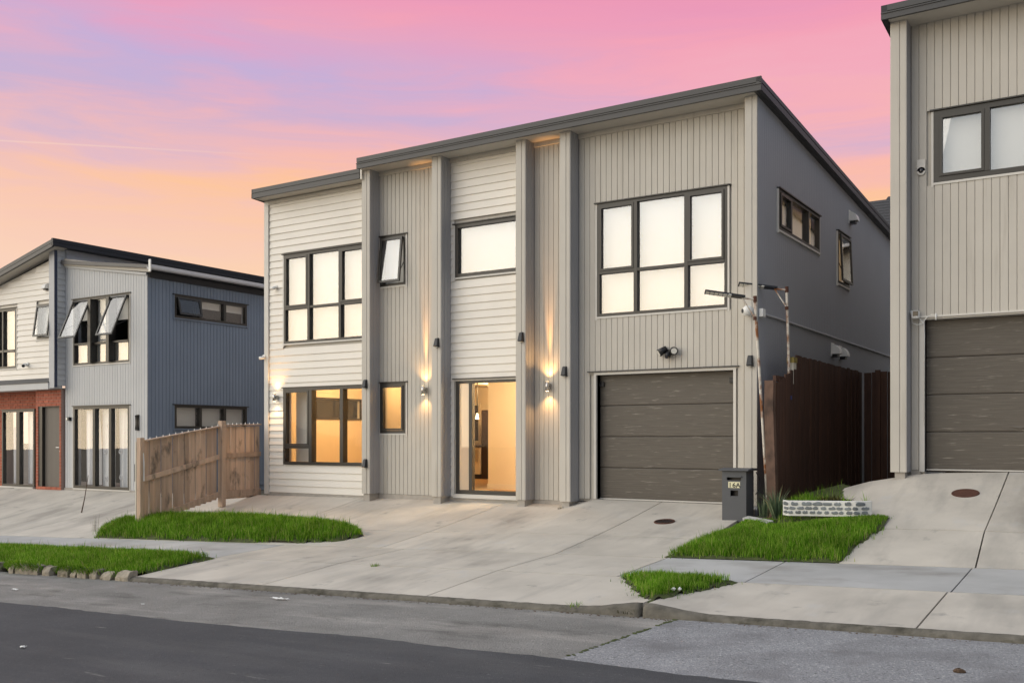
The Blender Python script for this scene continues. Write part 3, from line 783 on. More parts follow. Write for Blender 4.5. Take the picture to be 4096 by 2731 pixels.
lawn(G6, 130, 0.05, 0.18, soil=0.02, wid=0.006, seed=6)
lawn(G5, 6000, 0.05, 0.17, mound=0.02, wid=0.006, seed=5)

# ------------------------------------------------------------------ main house
W, FI = 15.27, 14.95
XL, XR = -16.235, -5.0
ZB = -1.10
house = thing('house', (-10.6, 18, -1.2), 'two storey house with grey vertical cladding, cream weatherboards and a single garage door', 'house')
TF = Tfront(W); TS = Tright(XR)
oA1 = (-15.655, -13.2, 2.045, 3.975); oA0 = (-15.655, -13.2, -0.575, 1.075)
oB1 = (-12.93, -12.27, 3.055, 4.06); oB0 = (-12.93, -12.27, 0.09, 1.105)
oC1 = (-11.05, -9.60, 3.08, 4.09); oC0 = (-11.05, -9.60, -1.075, 1.115)
oE1 = (-7.975, -5.595, 2.12, 4.095); oE0 = (-7.995, -5.495, -1.2, 1.10)
oS1 = (15.98, 18.45, 3.45, 4.12); oS2 = (19.78, 20.70, 3.07, 4.10)
holesF = [oA1, oA0, oB1, oB0, oC1, oC0, oE1, oE0]
FH = 5.38
wb = MB()
wallgrid(wb, TF, XL + 0.02, XR - 0.02, -1.12, 5.36, -0.20, -0.022, holesF)
wb.build('front_wall', M['clad'], house)
# side wall, finely grooved (too fine to tell apart at this distance): clad with boards in one mesh
SLOPE = -0.062
def rz(y): return 5.57 + SLOPE * (y - 14.77)
sb = MB()
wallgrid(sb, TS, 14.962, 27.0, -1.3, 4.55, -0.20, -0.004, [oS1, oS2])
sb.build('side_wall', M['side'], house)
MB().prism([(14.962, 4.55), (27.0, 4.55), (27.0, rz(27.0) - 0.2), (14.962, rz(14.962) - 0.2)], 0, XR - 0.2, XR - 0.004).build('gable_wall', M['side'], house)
g = MB()
n = 108
for i in range(n):
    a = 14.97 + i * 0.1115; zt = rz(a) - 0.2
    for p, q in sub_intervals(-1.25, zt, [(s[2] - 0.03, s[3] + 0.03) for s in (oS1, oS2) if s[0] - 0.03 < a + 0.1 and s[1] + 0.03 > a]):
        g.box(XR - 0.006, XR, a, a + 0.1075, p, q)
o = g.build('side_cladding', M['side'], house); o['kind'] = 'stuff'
lw = MB(); wallgrid(lw, Tright(XL), 15.29, 27, -1.3, 5.1, 0.0, 0.18, [(16.35, 18.15, 0.47, 0.90)]); lw.build('side_wall', M['cream'], house)
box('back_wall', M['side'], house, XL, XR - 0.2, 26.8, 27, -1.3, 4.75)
# cladding
hboards(house, M['cream'], 'front', W - 0.022, XL + 0.125, -13.15, -1.19, 5.215, 0.148, [(oA1[0] - 0.035, -13.0, oA1[2] - 0.035, oA1[3] + 0.02), (oA0[0] - 0.03, -13.0, oA0[2] - 0.035, oA0[3] + 0.02)])
box('corner_board', M['trim'], house, XL - 0.012, XL + 0.118, W - 0.045, W + 0.06, -1.235, 5.215, 0.004)
zBc = -1.13
vboards(house, M['clad'], 'front', W - 0.02, -12.955, -11.385, zBc, FH, 0.107, [(oB1[0] - 0.035, oB1[1] + 0.035, oB1[2] - 0.035, oB1[3] + 0.02), (oB0[0] - 0.035, oB0[1] + 0.035, oB0[2] - 0.035, oB0[3] + 0.02)])
hboards(house, M['cream'], 'front', W - 0.022, -11.16, -9.46, -1.13, FH, 0.1485, [(oC1[0] - 0.035, -9.4, oC1[2] - 0.035, oC1[3] + 0.02), (oC0[0] - 0.035, -9.4, -1.2, oC0[3] + 0.02)])
vboards(house, M['clad'], 'front', W - 0.02, -9.265, -8.56, zBc, FH, 0.1065)
vboards(house, M['clad'], 'front', W - 0.02, -8.34, -5.205, -1.075, FH, 0.1065, [(oE1[0] - 0.035, oE1[1] + 0.035, oE1[2] - 0.035, oE1[3] + 0.02), (oE0[0] - 0.05, oE0[1] + 0.05, -1.2, oE0[3] + 0.02)])
# fins: boxed blades standing proud of the wall, each clad front and side
def fin(x0, x1, zb, zt, plinth, par, wallY=W, fy=FI, mt='clad', corner=False):
    fb = box('fin', M[mt], par, x0 + 0.004, x1 - 0.018, fy + 0.018, wallY + 0.01 if not corner else wallY + 0.2, zb, zt)
    me = boardmesh('v', M[mt]); xm = x0 + (x1 - x0) * 0.60
    for a, b in ((x0, xm), (xm, x1)): place('board', me, ((a + b) / 2, fy, zb), fb, (b - a, 1, zt - zb))
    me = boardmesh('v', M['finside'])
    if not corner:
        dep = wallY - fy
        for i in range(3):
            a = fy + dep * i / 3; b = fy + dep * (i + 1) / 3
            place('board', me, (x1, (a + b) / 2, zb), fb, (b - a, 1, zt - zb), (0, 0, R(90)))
    if plinth: box('plinth', M['plinth'], fb, x0 + 0.025, x1 - 0.04, fy + 0.03, wallY, zb - 0.16, zb - 0.004)
FZ = 5.385
for x0, x1 in ((-13.166, -12.942), (-11.396, -11.163), (-9.486, -9.269), (-8.566, -8.347)): fin(x0, x1, -1.125, FZ, True, house)
fin(-5.205, -5.0, -1.07, FZ, False, house, corner=True)
pl = MB(); pl.box(XL, -8.2, W - 0.012, W + 0.2, -1.4, -1.135); pl.build('plinth', M['plinth'], house)
# top trims under the soffit
for a, b, z in ((XL + 0.12, -13.17, 5.215), (-12.94, -11.4, FH), (-11.16, -9.49, FH), (-9.265, -8.57, FH), (-8.34, -5.21, FH)):
    box('soffit_trim', M['clad'], house, a, b, W - 0.05, W - 0.003, z - 0.085, z - 0.002)
# roof: high part and the lower left end
roof = MB().prism([(14.80, 5.55), (27.2, rz(27.2) - 0.02), (27.2, rz(27.2) - 0.14), (14.80, 5.42)], 0, -13.12, XR + 0.10).build('roof', M['roof'], house)
MB().box(-13.12, XR + 0.075, 14.80, W + 0.3, FH, FH + 0.02).build('soffit', M['soffit'], roof)
fa = MB()
for (y0, y1, z0, z1) in ((14.755, 14.80, FH - 0.012, FH + 0.098), (14.772, 14.80, FH + 0.098, FH + 0.118), (14.758, 14.80, FH + 0.118, FH + 0.205)): fa.box(-13.13, XR + 0.125, y0, y1, z0, z1)
fa.box(-13.13, XR + 0.13, 14.742, 14.765, FH + 0.080, FH + 0.098)
fa.build('fascia', M['fascia'], roof)
def barge(x0, x1, za, zb):
    return MB().prism([(14.758, 5.57 + za), (27.2, rz(27.2) + za), (27.2, rz(27.2) + zb), (14.758, 5.57 + zb)], 0, x0, x1)
ba = barge(XR + 0.05, XR + 0.125, -0.19, -0.092); ba2 = barge(XR + 0.05, XR + 0.10, -0.088, -0.072); ba3 = barge(XR + 0.05, XR + 0.122, -0.068, 0.0)
for q in (ba2, ba3): ba.add(q.v, q.f)
ba.build('barge_board', M['fascia'], roof)
barge(XR + 0.0, XR + 0.05, -0.20, -0.10).build('verge_soffit', M['fascia'], roof)
box('return_wall', M['cream'], roof, -13.16, -13.12, 14.9, 26, 5.2, 5.42)
rl = MB().prism([(14.92, 5.40), (27.2, 4.66), (27.2, 4.54), (14.92, 5.27)], 0, XL - 0.03, -13.12).build('roof', M['roof'], house)
MB().box(XL - 0.02, -13.17, 14.93, W + 0.3, 5.225, 5.245).build('soffit', M['soffit'], rl)
fa = MB()
for (y0, y1, z0, z1) in ((14.885, 14.93, 5.215, 5.315), (14.902, 14.93, 5.315, 5.33), (14.888, 14.93, 5.33, 5.415)): fa.box(XL - 0.04, -13.17, y0, y1, z0, z1)
fa.prism([(14.885, 5.215), (14.93, 5.215), (27.2, 4.50), (27.2, 4.66), (14.885, 5.415)], 0, XL - 0.04, XL - 0.02)
fa.build('fascia', M['fascia'], rl)

# windows and doors of the main house
window(house, TF, *oA1, cols=[-14.91, -14.015], rows={0: 2.80, 1: 2.80, 2: 2.80}, sash={(0, 1), (2, 1)}, mull=0.065)
wA0 = window(house, TF, *oA0, cols=[-14.84, -13.95], rows={0: -0.20}, gl='glass', sash={(0, 1)}, mull=0.09, fr=0.06, dep=0.05, trims=False)
window(house, TF, *oB1, cols=[], gl='glassmir', open_={(0, 0): 6})
window(house, TF, *oB0, cols=[], gl='glass', sash={(0, 0)}, fr=0.055)
window(house, TF, *oC1, cols=[], gl='glassmir', fr=0.065)
wC = window(house, TF, *oC0, cols=[-10.70], gl='glass', fr=0.075, mull=0.075, panes={(0, 0): 'glassfrost'}, trims=False, name='glazed_door', dep=0.0)
box('sill', M['trim'], wC, -11.09, -9.49, W - 0.05, W - 0.004, -1.155, -1.08)
window(house, TF, *oE1, cols=[-7.23, -6.305], rows={0: 2.885, 1: 2.885, 2: 2.885}, sash={(0, 1), (2, 1)}, mull=0.065)
window(house, TS, *oS1, cols=[16.65, 17.68], gl='glassmir', sash={(0, 0)}, head=0.03)
window(house, TS, *oS2, cols=[], gl='glassmir', open_={(0, 0): 2.5}, head=0.03)
# garage door of four panels in a trimmed opening
gar = box('garage_door', M['garage'], house, oE0[0] - 0.1, oE0[1] + 0.1, W + 0.175, W + 0.20, -1.10, 1.16)
gz = [-1.07, -0.527, 0.018, 0.563, 1.11]
for a, b in zip(gz, gz[1:]):
    q = MB(); q.prism([(W + 0.175, a + 0.004), (W + 0.145, a + 0.006), (W + 0.140, a + 0.02), (W + 0.140, b - 0.02), (W + 0.147, b - 0.005), (W + 0.175, b - 0.004)], 0, oE0[0] - 0.05, oE0[1] + 0.05)
    q.build('panel', M['garage'], gar)
MB().box(oE0[0] - 0.02, oE0[1] + 0.02, W + 0.11, W + 0.165, -1.085, -1.062).build('threshold', M['trim'], gar)
for x in (-7.955, -5.565):
    MB().box(x - 0.045, x + 0.045, W + 0.10, W + 0.139, 0.90, 0.985).build('latch', M['black'], gar, bevel=0.006)
t = MB()
t.box(oE0[0] - 0.045, oE0[0], W - 0.028, W + 0.19, -1.075, 1.10); t.box(oE0[1], oE0[1] + 0.045, W - 0.028, W + 0.19, -1.075, 1.10)
t.box(oE0[0] - 0.045, oE0[1] + 0.045, W - 0.028, W + 0.19, 1.10, 1.145)
t.build('door_trim', M['trim'], gar)
box('head_flashing', M['fascia'], gar, oE0[0] - 0.16, oE0[1] + 0.10, W - 0.062, W - 0.0, 1.148, 1.166)
# small pieces fixed to the side wall: conduit, vent hoods
cd = MB(); cd.tube([(XR + 0.022, y, 1.965 - 0.002 * (y - 15)) for y in frange(15.15, 26, 12)], 0.02, 8); cd.build('conduit', M['midgrey'], house, True)
box('junction_box', M['white'], house, XR + 0.001, XR + 0.07, 15.02, 15.16, 1.90, 2.03, 0.008)
def vent(y, z, s=1.0, par=house, T=TS):
    b = MB(); w_ = 0.10 * s
    for k in range(7):
        a = R(90) * k / 6
        b.v += [T(y - w_, 0.012 + 0.16 * s * math.sin(a) * 1.0, z - 0.08 * s + 0.19 * s * math.cos(a)), T(y + w_, 0.012 + 0.16 * s * math.sin(a), z - 0.08 * s + 0.19 * s * math.cos(a))]
    b.f = [(2 * k, 2 * k + 1, 2 * k + 3, 2 * k + 2) for k in range(6)]
    b.v += [T(y - w_, 0.012, z - 0.08 * s), T(y + w_, 0.012, z - 0.08 * s)]
    n = len(b.v); b.f += [tuple([2 * k for k in range(7)] + [n - 2]), tuple([2 * k + 1 for k in range(7)] + [n - 1])]
    b.mi = [0] * len(b.f)
    o = b.build('vent_hood', M['white'], par)
    MB().box(y - w_ * 1.15, y + w_ * 1.15, 0.0, 0.012, z - 0.13 * s, z + 0.14 * s, T).build('back_plate', M['white'], o)
    MB().box(y - w_ * 0.8, y + w_ * 0.8, 0.02, 0.12 * s, z - 0.135 * s, z - 0.085 * s, T).build('duct', M['black'], o)
vent(20.84, 4.56); vent(19.45, 1.71); vent(20.03, 1.70)

# rooms behind the lit ground floor glass
rm = MB()
ZF, ZC = -1.07, 1.36
def wl(x0, x1, y0, y1, z0=ZF, z1=ZC): rm.box(x0, x1, y0, y1, z0, z1)
wl(-13.2, -13.1, W + 0.21, 18.7); wl(XL + 0.19, -13.1, 18.7, 18.8)                                # sitting room
wl(-11.9, -11.82, W + 0.21, 16.5); wl(-13.1, -11.82, 16.5, 16.6)                                 # small bath
wl(-11.4, -8.4, 16.9, 17.0); wl(-11.4, -11.3, 17.0, 22.0); wl(-8.42, -8.34, W + 0.21, 17.0)      # hall
wl(XL + 0.19, -11.3, 22.0, 22.1)
rm.box(XL + 0.19, -8.34, W + 0.205, 22.1, ZC, ZC + 0.05)
iw = rm.build('interior_wall', M['plaster'], house)
box('skirting', M['cabwhite'], iw, -11.41, -8.43, 16.872, 16.898, ZF, ZF + 0.11)
box('interior_floor', M['woodfloor'], house, XL + 0.19, -8.34, W + 0.205, 22.0, ZF - 0.06, ZF)
ls = MB(); wallgrid(ls, Tright(XL + 0.185), 15.48, 22.0, ZF, ZC, 0.0, 0.02, [(16.35, 18.15, 0.47, 0.90)]); ls.build('interior_lining', M['plaster'], house)
slit = MB(); TI = Tright(XL + 0.21)
slit.box(16.33, 18.17, 0, 0.03, 0.43, 0.47, TI); slit.box(16.33, 18.17, 0, 0.03, 0.90, 0.94, TI); slit.box(16.31, 16.35, 0, 0.03, 0.43, 0.94, TI); slit.box(18.13, 18.17, 0, 0.03, 0.43, 0.94, TI); slit.box(17.42, 17.47, 0, 0.03, 0.47, 0.90, TI)
sw = slit.build('slit_window', M['dark'], house)
MB().box(16.35, 18.15, -0.1, -0.094, 0.47, 0.90, TI).build('pane', M['nightglass'], sw)
box('wall_rail', M['plaster'], iw, XL + 0.215, XL + 0.235, 16.3, 18.65, 1.05, 1.09)
# rooms upstairs stay dark behind the blinds
box('upper_room', M['darkroom'], house, XL + 0.3, XR - 0.3, W + 0.9, W + 1.0, 1.5, 5.0)
box('upper_floor', M['darkroom'], house, XL + 0.2, XR - 0.21, W + 0.21, W + 0.9, 1.45, 1.5)
# things standing or hanging in those rooms
def blind(x0, x1, z0, z1, label, y=W + 0.11, mt='blind', group='white roller blinds added to brighten the upper windows'):
    o = thing('roller_blind', ((x0 + x1) / 2, y, z1), label, 'blind', group)
    box('fabric', M[mt], o, x0, x1, y, y + 0.006, z0, z1 - 0.03); MB().tube([(x0, y + 0.02, z1 - 0.02), (x1, y + 0.02, z1 - 0.02)], 0.022, 8).build('roller', M['blind'], o)
    return o
blind(-15.6, -13.22, 2.08, 3.94, 'white blind added to brighten the upper window over the cream left wing')  # upper panes mirror the sky; pale blinds are added to brighten them
blind(-12.90, -12.30, 3.08, 4.03, 'white blind added to brighten the small tilted upper window', y=W + 0.12)
blind(-11.0, -9.62, 3.13, 4.04, 'cream blind added to brighten the single wide pane above the glazed entrance')
blind(-7.93, -5.64, 2.16, 4.06, 'white blind added to brighten the six pane window over the garage')
blind(-15.61, -15.20, -0.52, 1.03, 'narrow pale blind at the left edge of the lit ground floor window', y=W + 0.30, group=None)
def ceiling_lamp(x, y, w_, label, col=(1.0, 0.64, 0.29), ZC=ZC):
    o = thing('ceiling_light', (x, y, ZC), label, 'ceiling light', 'ceiling lights in the lit rooms')
    MB().tube([(x, y, ZC), (x, y, ZC - 0.05)], 0.14, 20).build('housing', M['white'], o)
    MB().tube([(x, y, ZC - 0.051), (x, y, ZC - 0.058)], 0.12, 20).build('diffuser', M['roomlamp'], o)
    l = bpy.data.lights.new('ceiling_light_glow', 'POINT'); l.energy = w_; l.color = col; l.shadow_soft_size = 0.12
    lo = bpy.data.objects.new('lamp', l); COL.objects.link(lo); lo.parent = o; lo.location = (0, 0, -0.2)
ceiling_lamp(-14.6, 17.0, 80, 'round ceiling light in the orange room behind the wide ground floor window')
ceiling_lamp(-12.5, 15.95, 14, 'round ceiling light in the small room behind the narrow ground floor window')
ceiling_lamp(-9.05, 16.15, 150, 'round ceiling light in the hall behind the glazed entrance', (1.0, 0.77, 0.48))
ceiling_lamp(-6.3, 19.2, 190, 'unseen round light added upstairs to brighten the two small windows of the grey side wall', (1.0, 0.74, 0.48), 4.75)  # unseen lamp added to light the side wall's two blinds from behind
ceiling_lamp(-13.6, 20.4, 70, 'round ceiling light over the kitchen at the end of the hall')
for (a, b, z0, z1, lb) in ((16.02, 18.42, 3.48, 4.10, 'pale blind added and lit from behind in the wide high window of the grey side wall'), (19.82, 20.66, 3.10, 4.08, 'pale blind added and lit from behind in the small tall window of the grey side wall')):  # blinds added and backlit, for panes that mirror the next house
    o = thing('roller_blind', (XR - 0.13, (a + b) / 2, z1), lb, 'blind')
    box('fabric', M['litblind'], o, XR - 0.135, XR - 0.129, a, b, z0, z1 - 0.02); MB().tube([(XR - 0.15, a, z1), (XR - 0.15, b, z1)], 0.02, 8).build('roller', M['blind'], o)
o = thing('tall_cabinet', (-14.0, 21.4, ZF), 'tall dark brown cabinet at the end of the hallway', 'cabinet')
box('carcass', M['espresso'], o, -14.37, -13.4, 21.0, 21.6, ZF, 0.72, 0.006); box('door', M['espresso'], o, -14.36, -13.41, 20.975, 20.998, ZF + 0.1, -0.22)
box('door', M['espresso'], o, -14.36, -13.41, 20.975, 20.998, -0.20, 0.70)
o = thing('kitchen_counter', (-15.0, 21.2, ZF), 'white kitchen counter beside the tall brown cabinet', 'counter')
box('base_cabinet', M['cabwhite'], o, -16.0, -14.385, 20.95, 21.6, ZF + 0.12, -0.25, 0.005); box('benchtop', M['espresso'], o, -16.02, -14.38, 20.92, 21.62, -0.25, -0.20); box('toe_kick', M['black'], o, -16.0, -14.385, 21.0, 21.6, ZF, ZF + 0.12)
box('oven', M['steel'], o, -15.1, -14.42, 20.93, 20.949, -0.62, -0.32)
o = thing('pendant_light', (-13.75, 19.9, ZC), 'small glass pendant light hanging on a dark cord in the hall', 'pendant light')
MB().tube([(-13.75, 19.9, ZC), (-13.75, 19.9, 0.60)], 0.012, 6).build('cord', M['black'], o)
MB().tube([(-13.75, 19.9, 0.60), (-13.75, 19.9, 0.54), (-13.75, 19.9, 0.46)], 0.02, 10, 0.045).build('shade', M['roomlamp'], o, True)
o = thing('wall_picture', (-14.9, 21.98, 0.4), 'dark picture in a pale frame on the far kitchen wall', 'picture')
box('frame', M['cabwhite'], o, -15.7, -15.08, 21.95, 21.995, -0.15, 0.95); box('print', M['espresso'], o, -15.63, -15.13, 21.94, 21.949, -0.08, 0.88)

# ------------------------------------------------------------------ fittings on the main house front
def up_beam(o, e):
    l = bpy.data.lights.new('wall_lamp_beam', 'SPOT'); l.energy = e; l.color = (1.0, 0.46, 0.13); l.spot_size = R(13); l.spot_blend = 1.0; l.shadow_soft_size = 0.025
    lo = bpy.data.objects.new('lamp', l); COL.objects.link(lo); lo.parent = o; lo.location = (0, -0.105, 0.11); lo.rotation_euler = (R(180 - 3.0), 0, 0)
def wall_lamp(x, z, label, e=3.0, beam=0):
    o = thing('wall_lamp', (x, W - 0.0, z), label, 'wall lamp', 'steel up and down wall lamps')
    y = W - 0.115
    MB().tube([(x, y, z - 0.085), (x, y, z + 0.085)], 0.034, 16).build('tube', M['steel'], o, True)
    MB().tube([(x, y, z - 0.0865), (x, y, z - 0.0855)], 0.028, 12).build('lens', M['bulb'], o); MB().tube([(x, y, z + 0.0855), (x, y, z + 0.0865)], 0.028, 12).build('lens', M['bulb'], o)
    MB().box(x - 0.032, x + 0.032, W - 0.085, W - 0.021, z - 0.05, z + 0.05).build('bracket', M['steel'], o, bevel=0.004)
    MB().sphere((x + 0.036, y + 0.02, z), 0.011, 8).build('sensor', M['blackglass'], o)
    for s in (1, -1):
        l = bpy.data.lights.new('wall_lamp_beam', 'SPOT'); l.energy = e * 5.5 * (1.25 if s > 0 else 0.9); l.color = (1.0, 0.54, 0.19); l.spot_size = R(118); l.spot_blend = 1.0; l.shadow_soft_size = 0.025
        lo = bpy.data.objects.new('lamp', l); COL.objects.link(lo); lo.parent = o; lo.location = (0, -0.105, s * 0.105)
        lo.rotation_euler = (R(180 + 9) if s > 0 else R(-9), 0, 0)
    if beam: up_beam(o, beam)
wall_lamp(-15.86, 0.88, 'lit steel wall lamp on the cream boards left of the wide window', 4.2)
wall_lamp(-11.76, 0.93, 'lit steel wall lamp between the narrow window and the glazed entrance', 3.9, 620)
wall_lamp(-8.94, 0.925, 'lit steel wall lamp on the strip between entrance and garage bay', 5.2, 620)
def fin_light(x, z, label):
    o = thing('wedge_light', (x, FI, z), label, 'wall light', 'black wedge lights on the fins')
    b = MB(); w0, w1 = 0.042, 0.055
    vs = [(x - w0, FI - 0.001, z + 0.09), (x + w0, FI - 0.001, z + 0.09), (x + w1, FI - 0.001, z - 0.09), (x - w1, FI - 0.001, z - 0.09),
          (x - w0 * .8, FI - 0.045, z + 0.075), (x + w0 * .8, FI - 0.045, z + 0.075), (x + w1 * .85, FI - 0.085, z - 0.075), (x - w1 * .85, FI - 0.085, z - 0.075)]
    b.add(vs, [(0, 1, 2, 3), (4, 7, 6, 5), (0, 4, 5, 1), (1, 5, 6, 2), (2, 6, 7, 3), (3, 7, 4, 0)])
    b.build('shell', M['black'], o, bevel=0.008)
    MB().box(x - 0.03, x + 0.03, FI - 0.06, FI - 0.02, z - 0.094, z - 0.088).build('lens', M['ledlens'], o)
fin_light(-13.054, 1.081, 'black wedge light level with the head of the wide ground floor window')
fin_light(-13.054, -0.513, 'lowest black wedge light, near the sill of the wide ground floor window')
fin_light(-11.252, 1.817, 'black wedge light on the fin left of the entrance bay, above its lamp')
fin_light(-9.352, 1.817, 'black wedge light on the fin right of the entrance bay')
fin_light(-8.455, 1.165, 'black wedge light on the fin just left of the garage bay')
fin_light(-5.107, 1.207, 'black wedge light on the house corner right of the garage door')
def bullet_cam(x, y, z, label, d=(-1, -0.6, -0.15), s=1.0, group=None):
    o = thing('security_camera', (x, y, z), label, 'security camera', group)
    D = Vector(d).normalized(); c = Vector((x, y - 0.07 * s, z))
    MB().tube([(x, y, z + 0.03), (x, y - 0.02, z + 0.03)], 0.045 * s, 14).build('base', M['white'], o)
    MB().tube([(x, y - 0.015, z + 0.03), tuple(c)], 0.014 * s, 8).build('arm', M['white'], o)
    MB().tube([tuple(c - D * 0.05 * s), tuple(c + D * 0.07 * s)], 0.036 * s, 14).build('body', M['white'], o, True)
    MB().tube([tuple(c + D * 0.07 * s), tuple(c + D * 0.074 * s)], 0.031 * s, 14).build('lens', M['blackglass'], o)
    return o
bullet_cam(-15.90, W - 0.022, 3.27, 'white camera on the cream boards left of the upper window')
bullet_cam(XL - 0.01, W - 0.045, 1.76, 'tiny white camera at the left corner of the cream wing', s=0.9)
o = thing('dome_camera', (-5.12, FI, 1.98), 'round white camera at the top of the wall behind the rusty lamp pole', 'security camera')
MB().tube([(-5.12, FI, 1.98), (-5.12, FI - 0.03, 1.98)], 0.07, 16).build('base', M['white'], o)
MB().sphere((-5.12, FI - 0.10, 1.985), 0.085, 16).build('ball', M['white'], o, True)
dd = Vector((-0.75, -0.6, -0.05)).normalized(); c = Vector((-5.12, FI - 0.10, 1.985))
MB().tube([tuple(c + dd * 0.076), tuple(c + dd * 0.09)], 0.034, 14).build('lens', M['blackglass'], o)
o = thing('floodlight_camera', (-6.60, W, 1.43), 'black twin floodlight with camera above the garage door', 'floodlight')
MB().tube([(-6.60, W - 0.021, 1.43), (-6.60, W - 0.07, 1.43)], 0.05, 14).build('base', M['black'], o)
MB().sphere((-6.60, W - 0.11, 1.38), 0.055, 12).build('camera', M['black'], o, True)
MB().tube([(-6.60, W - 0.16, 1.35), (-6.60, W - 0.168, 1.347)], 0.03, 12).build('lens', M['blackglass'], o)
for sx, d in ((-1, Vector((-0.75, -0.55, -0.55))), (1, Vector((0.45, -0.85, -0.2)))):
    c = Vector((-6.60 + sx * 0.10, W - 0.10, 1.455)); d.normalize()
    MB().tube([tuple(c - d * 0.08), tuple(c + d * 0.075)], 0.052, 14, 0.068).build('lamp_head', M['black'], o, True)
    MB().tube([tuple(c + d * 0.0755), tuple(c + d * 0.078)], 0.05, 14).build('lamp_lens', M['ledlens'], o)
    MB().tube([(-6.60, W - 0.07, 1.43), tuple(c)], 0.016, 8).build('arm', M['black'], o)

# ------------------------------------------------------------------ right-hand house
DZ = 0.625
rh = thing('house', (1.5, 18, -0.5), 'taller neighbouring house of grey vertical boards cut off by the right edge', 'house')
RX0, RX1, RF = -2.79, 7.5, 6.045
qE1 = (-2.475, 0.05, 3.70, 4.735); qE0 = (-2.60, -0.05, -0.6, 1.725)
wb = MB(); wallgrid(wb, TF, -3.0, RX1, -0.6, RF - 0.02, -0.2, -0.022, [qE1, qE0]); wb.build('front_wall', M['clad'], rh)
vboards(rh, M['clad'], 'front', W - 0.02, RX0 + 0.005, 4.6, -0.47, RF, 0.107, [(qE1[0] - 0.035, qE1[1] + 0.035, qE1[2] - 0.035, qE1[3] + 0.02), (qE0[0] - 0.05, qE0[1] + 0.05, -0.7, qE0[3] + 0.02)])
def fin_r():
    fb = box('fin', M['clad'], rh, -3.014, -2.808, FI + 0.018, W + 0.01, -0.50, RF + 0.005)
    me = boardmesh('v', M['clad'])
    for a, b in ((-3.018, -2.885), (-2.885, -2.789)): place('board', me, ((a + b) / 2, FI, -0.50), fb, (b - a, 1, RF + 0.505))
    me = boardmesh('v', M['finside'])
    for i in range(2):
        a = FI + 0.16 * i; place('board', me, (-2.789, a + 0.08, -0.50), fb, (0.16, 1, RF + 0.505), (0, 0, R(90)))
    box('plinth', M['plinth'], fb, -2.96, -2.82, FI + 0.03, W, -0.72, -0.504)
fin_r()
box('side_wall', M['clad'], rh, -3.0, -2.8, W + 0.012, 26, -0.6, 5.55)
box('plinth', M['plinth'], rh, -2.79, qE0[0] - 0.05, W - 0.01, W + 0.1, -0.62, -0.475)
rr = MB().prism([(14.80, RF + 0.17), (27.2, 5.35), (27.2, 5.22), (14.80, RF + 0.04)], 0, -3.075, RX1).build('roof', M['roof'], rh)
MB().box(-3.05, RX1, 14.80, W + 0.3, RF, RF + 0.02).build('soffit', M['soffit'], rr)
fa = MB()
for (y0, y1, z0, z1) in ((14.755, 14.80, RF - 0.012, RF + 0.085), (14.772, 14.80, RF + 0.085, RF + 0.103), (14.758, 14.80, RF + 0.103, RF + 0.19)): fa.box(-3.105, RX1, y0, y1, z0, z1)
fa.box(-3.105, RX1, 14.742, 14.765, RF + 0.068, RF + 0.085)
fa.build('fascia', M['fascia'], rr)
bb = MB().prism([(14.758, RF - 0.01), (27.2, 5.17), (27.2, 5.36), (14.758, RF + 0.19)], 0, -3.105, -3.02); bb.build('barge_board', M['blackfascia'], rr)
window(rh, TF, *qE1, cols=[-1.77, -0.7], gl='glassmir', sash={(0, 0), (2, 0)}, fr=0.075, mull=0.07)
blind(-2.42, 0.0, 3.76, 4.67, 'plain white blind added to brighten the upper window of the right house')
gar = box('garage_door', M['garage'], rh, qE0[0] - 0.06, qE0[1] + 0.06, W + 0.175, W + 0.2, -0.5, 1.78)
gz = [-0.462, 0.085, 0.63, 1.175, 1.735]
for i, (a, b) in enumerate(zip(gz, gz[1:])):
    q = MB(); q.prism([(W + 0.175, a + 0.004), (W + 0.145, a + 0.006), (W + 0.140, a + 0.02), (W + 0.140, b - 0.02), (W + 0.147, b - 0.005), (W + 0.175, b - 0.004)], 0, qE0[0] - 0.03, qE0[1] + 0.03)
    pn = q.build('panel', M['garage'], gar)
    if i == 1: pn['label'] = 'garage panel with a dent near its lower edge'
dn = MB(); dn.add([(-1.52, W + 0.139, 0.16), (-1.36, W + 0.139, 0.10), (-1.22, W + 0.139, 0.18), (-1.36, W + 0.128, 0.135)], [(0, 1, 3), (1, 2, 3), (2, 0, 3)]); dn.build('dent', M['garage'], gar)
t = MB(); t.box(qE0[0] - 0.07, qE0[0], W - 0.03, W + 0.19, -0.50, 1.725); t.box(qE0[1], qE0[1] + 0.07, W - 0.03, W + 0.19, -0.5, 1.725); t.box(qE0[0] - 0.07, qE0[1] + 0.07, W - 0.03, W + 0.19, 1.725, 1.745)
t.build('door_trim', M['trim'], gar)
box('head_flashing', M['trim'], gar, qE0[0] - 0.10, qE0[1] + 0.1, W - 0.062, W, 1.748, 1.775)
MB().box(qE0[0], qE0[1], W + 0.10, W + 0.16, -0.478, -0.458).build('threshold', M['trim'], gar)
o = thing('doorbell_camera', (-2.64, W - 0.02, 3.95), 'long beige camera with a dark eye beside the right house window', 'security camera')
b = MB(); b.box(-2.70, -2.585, W - 0.05, W - 0.021, 3.89, 4.06); b.tube([(-2.6425, W - 0.021, 3.89), (-2.6425, W - 0.05, 3.89)], 0.0575, 18); b.build('body', M['trim'], o)
MB().sphere((-2.6425, W - 0.05, 3.895), 0.036, 14, (1, 0.6, 1)).build('lens', M['blackglass'], o, True)
o = thing('box_camera', (-2.72, W - 0.02, 1.80), 'white camera with loose cable at the corner of the right garage', 'security camera')
MB().tube([(-2.785, W - 0.02, 1.84), (-2.74, W - 0.06, 1.81)], 0.03, 10, 0.016).build('bracket', M['white'], o)
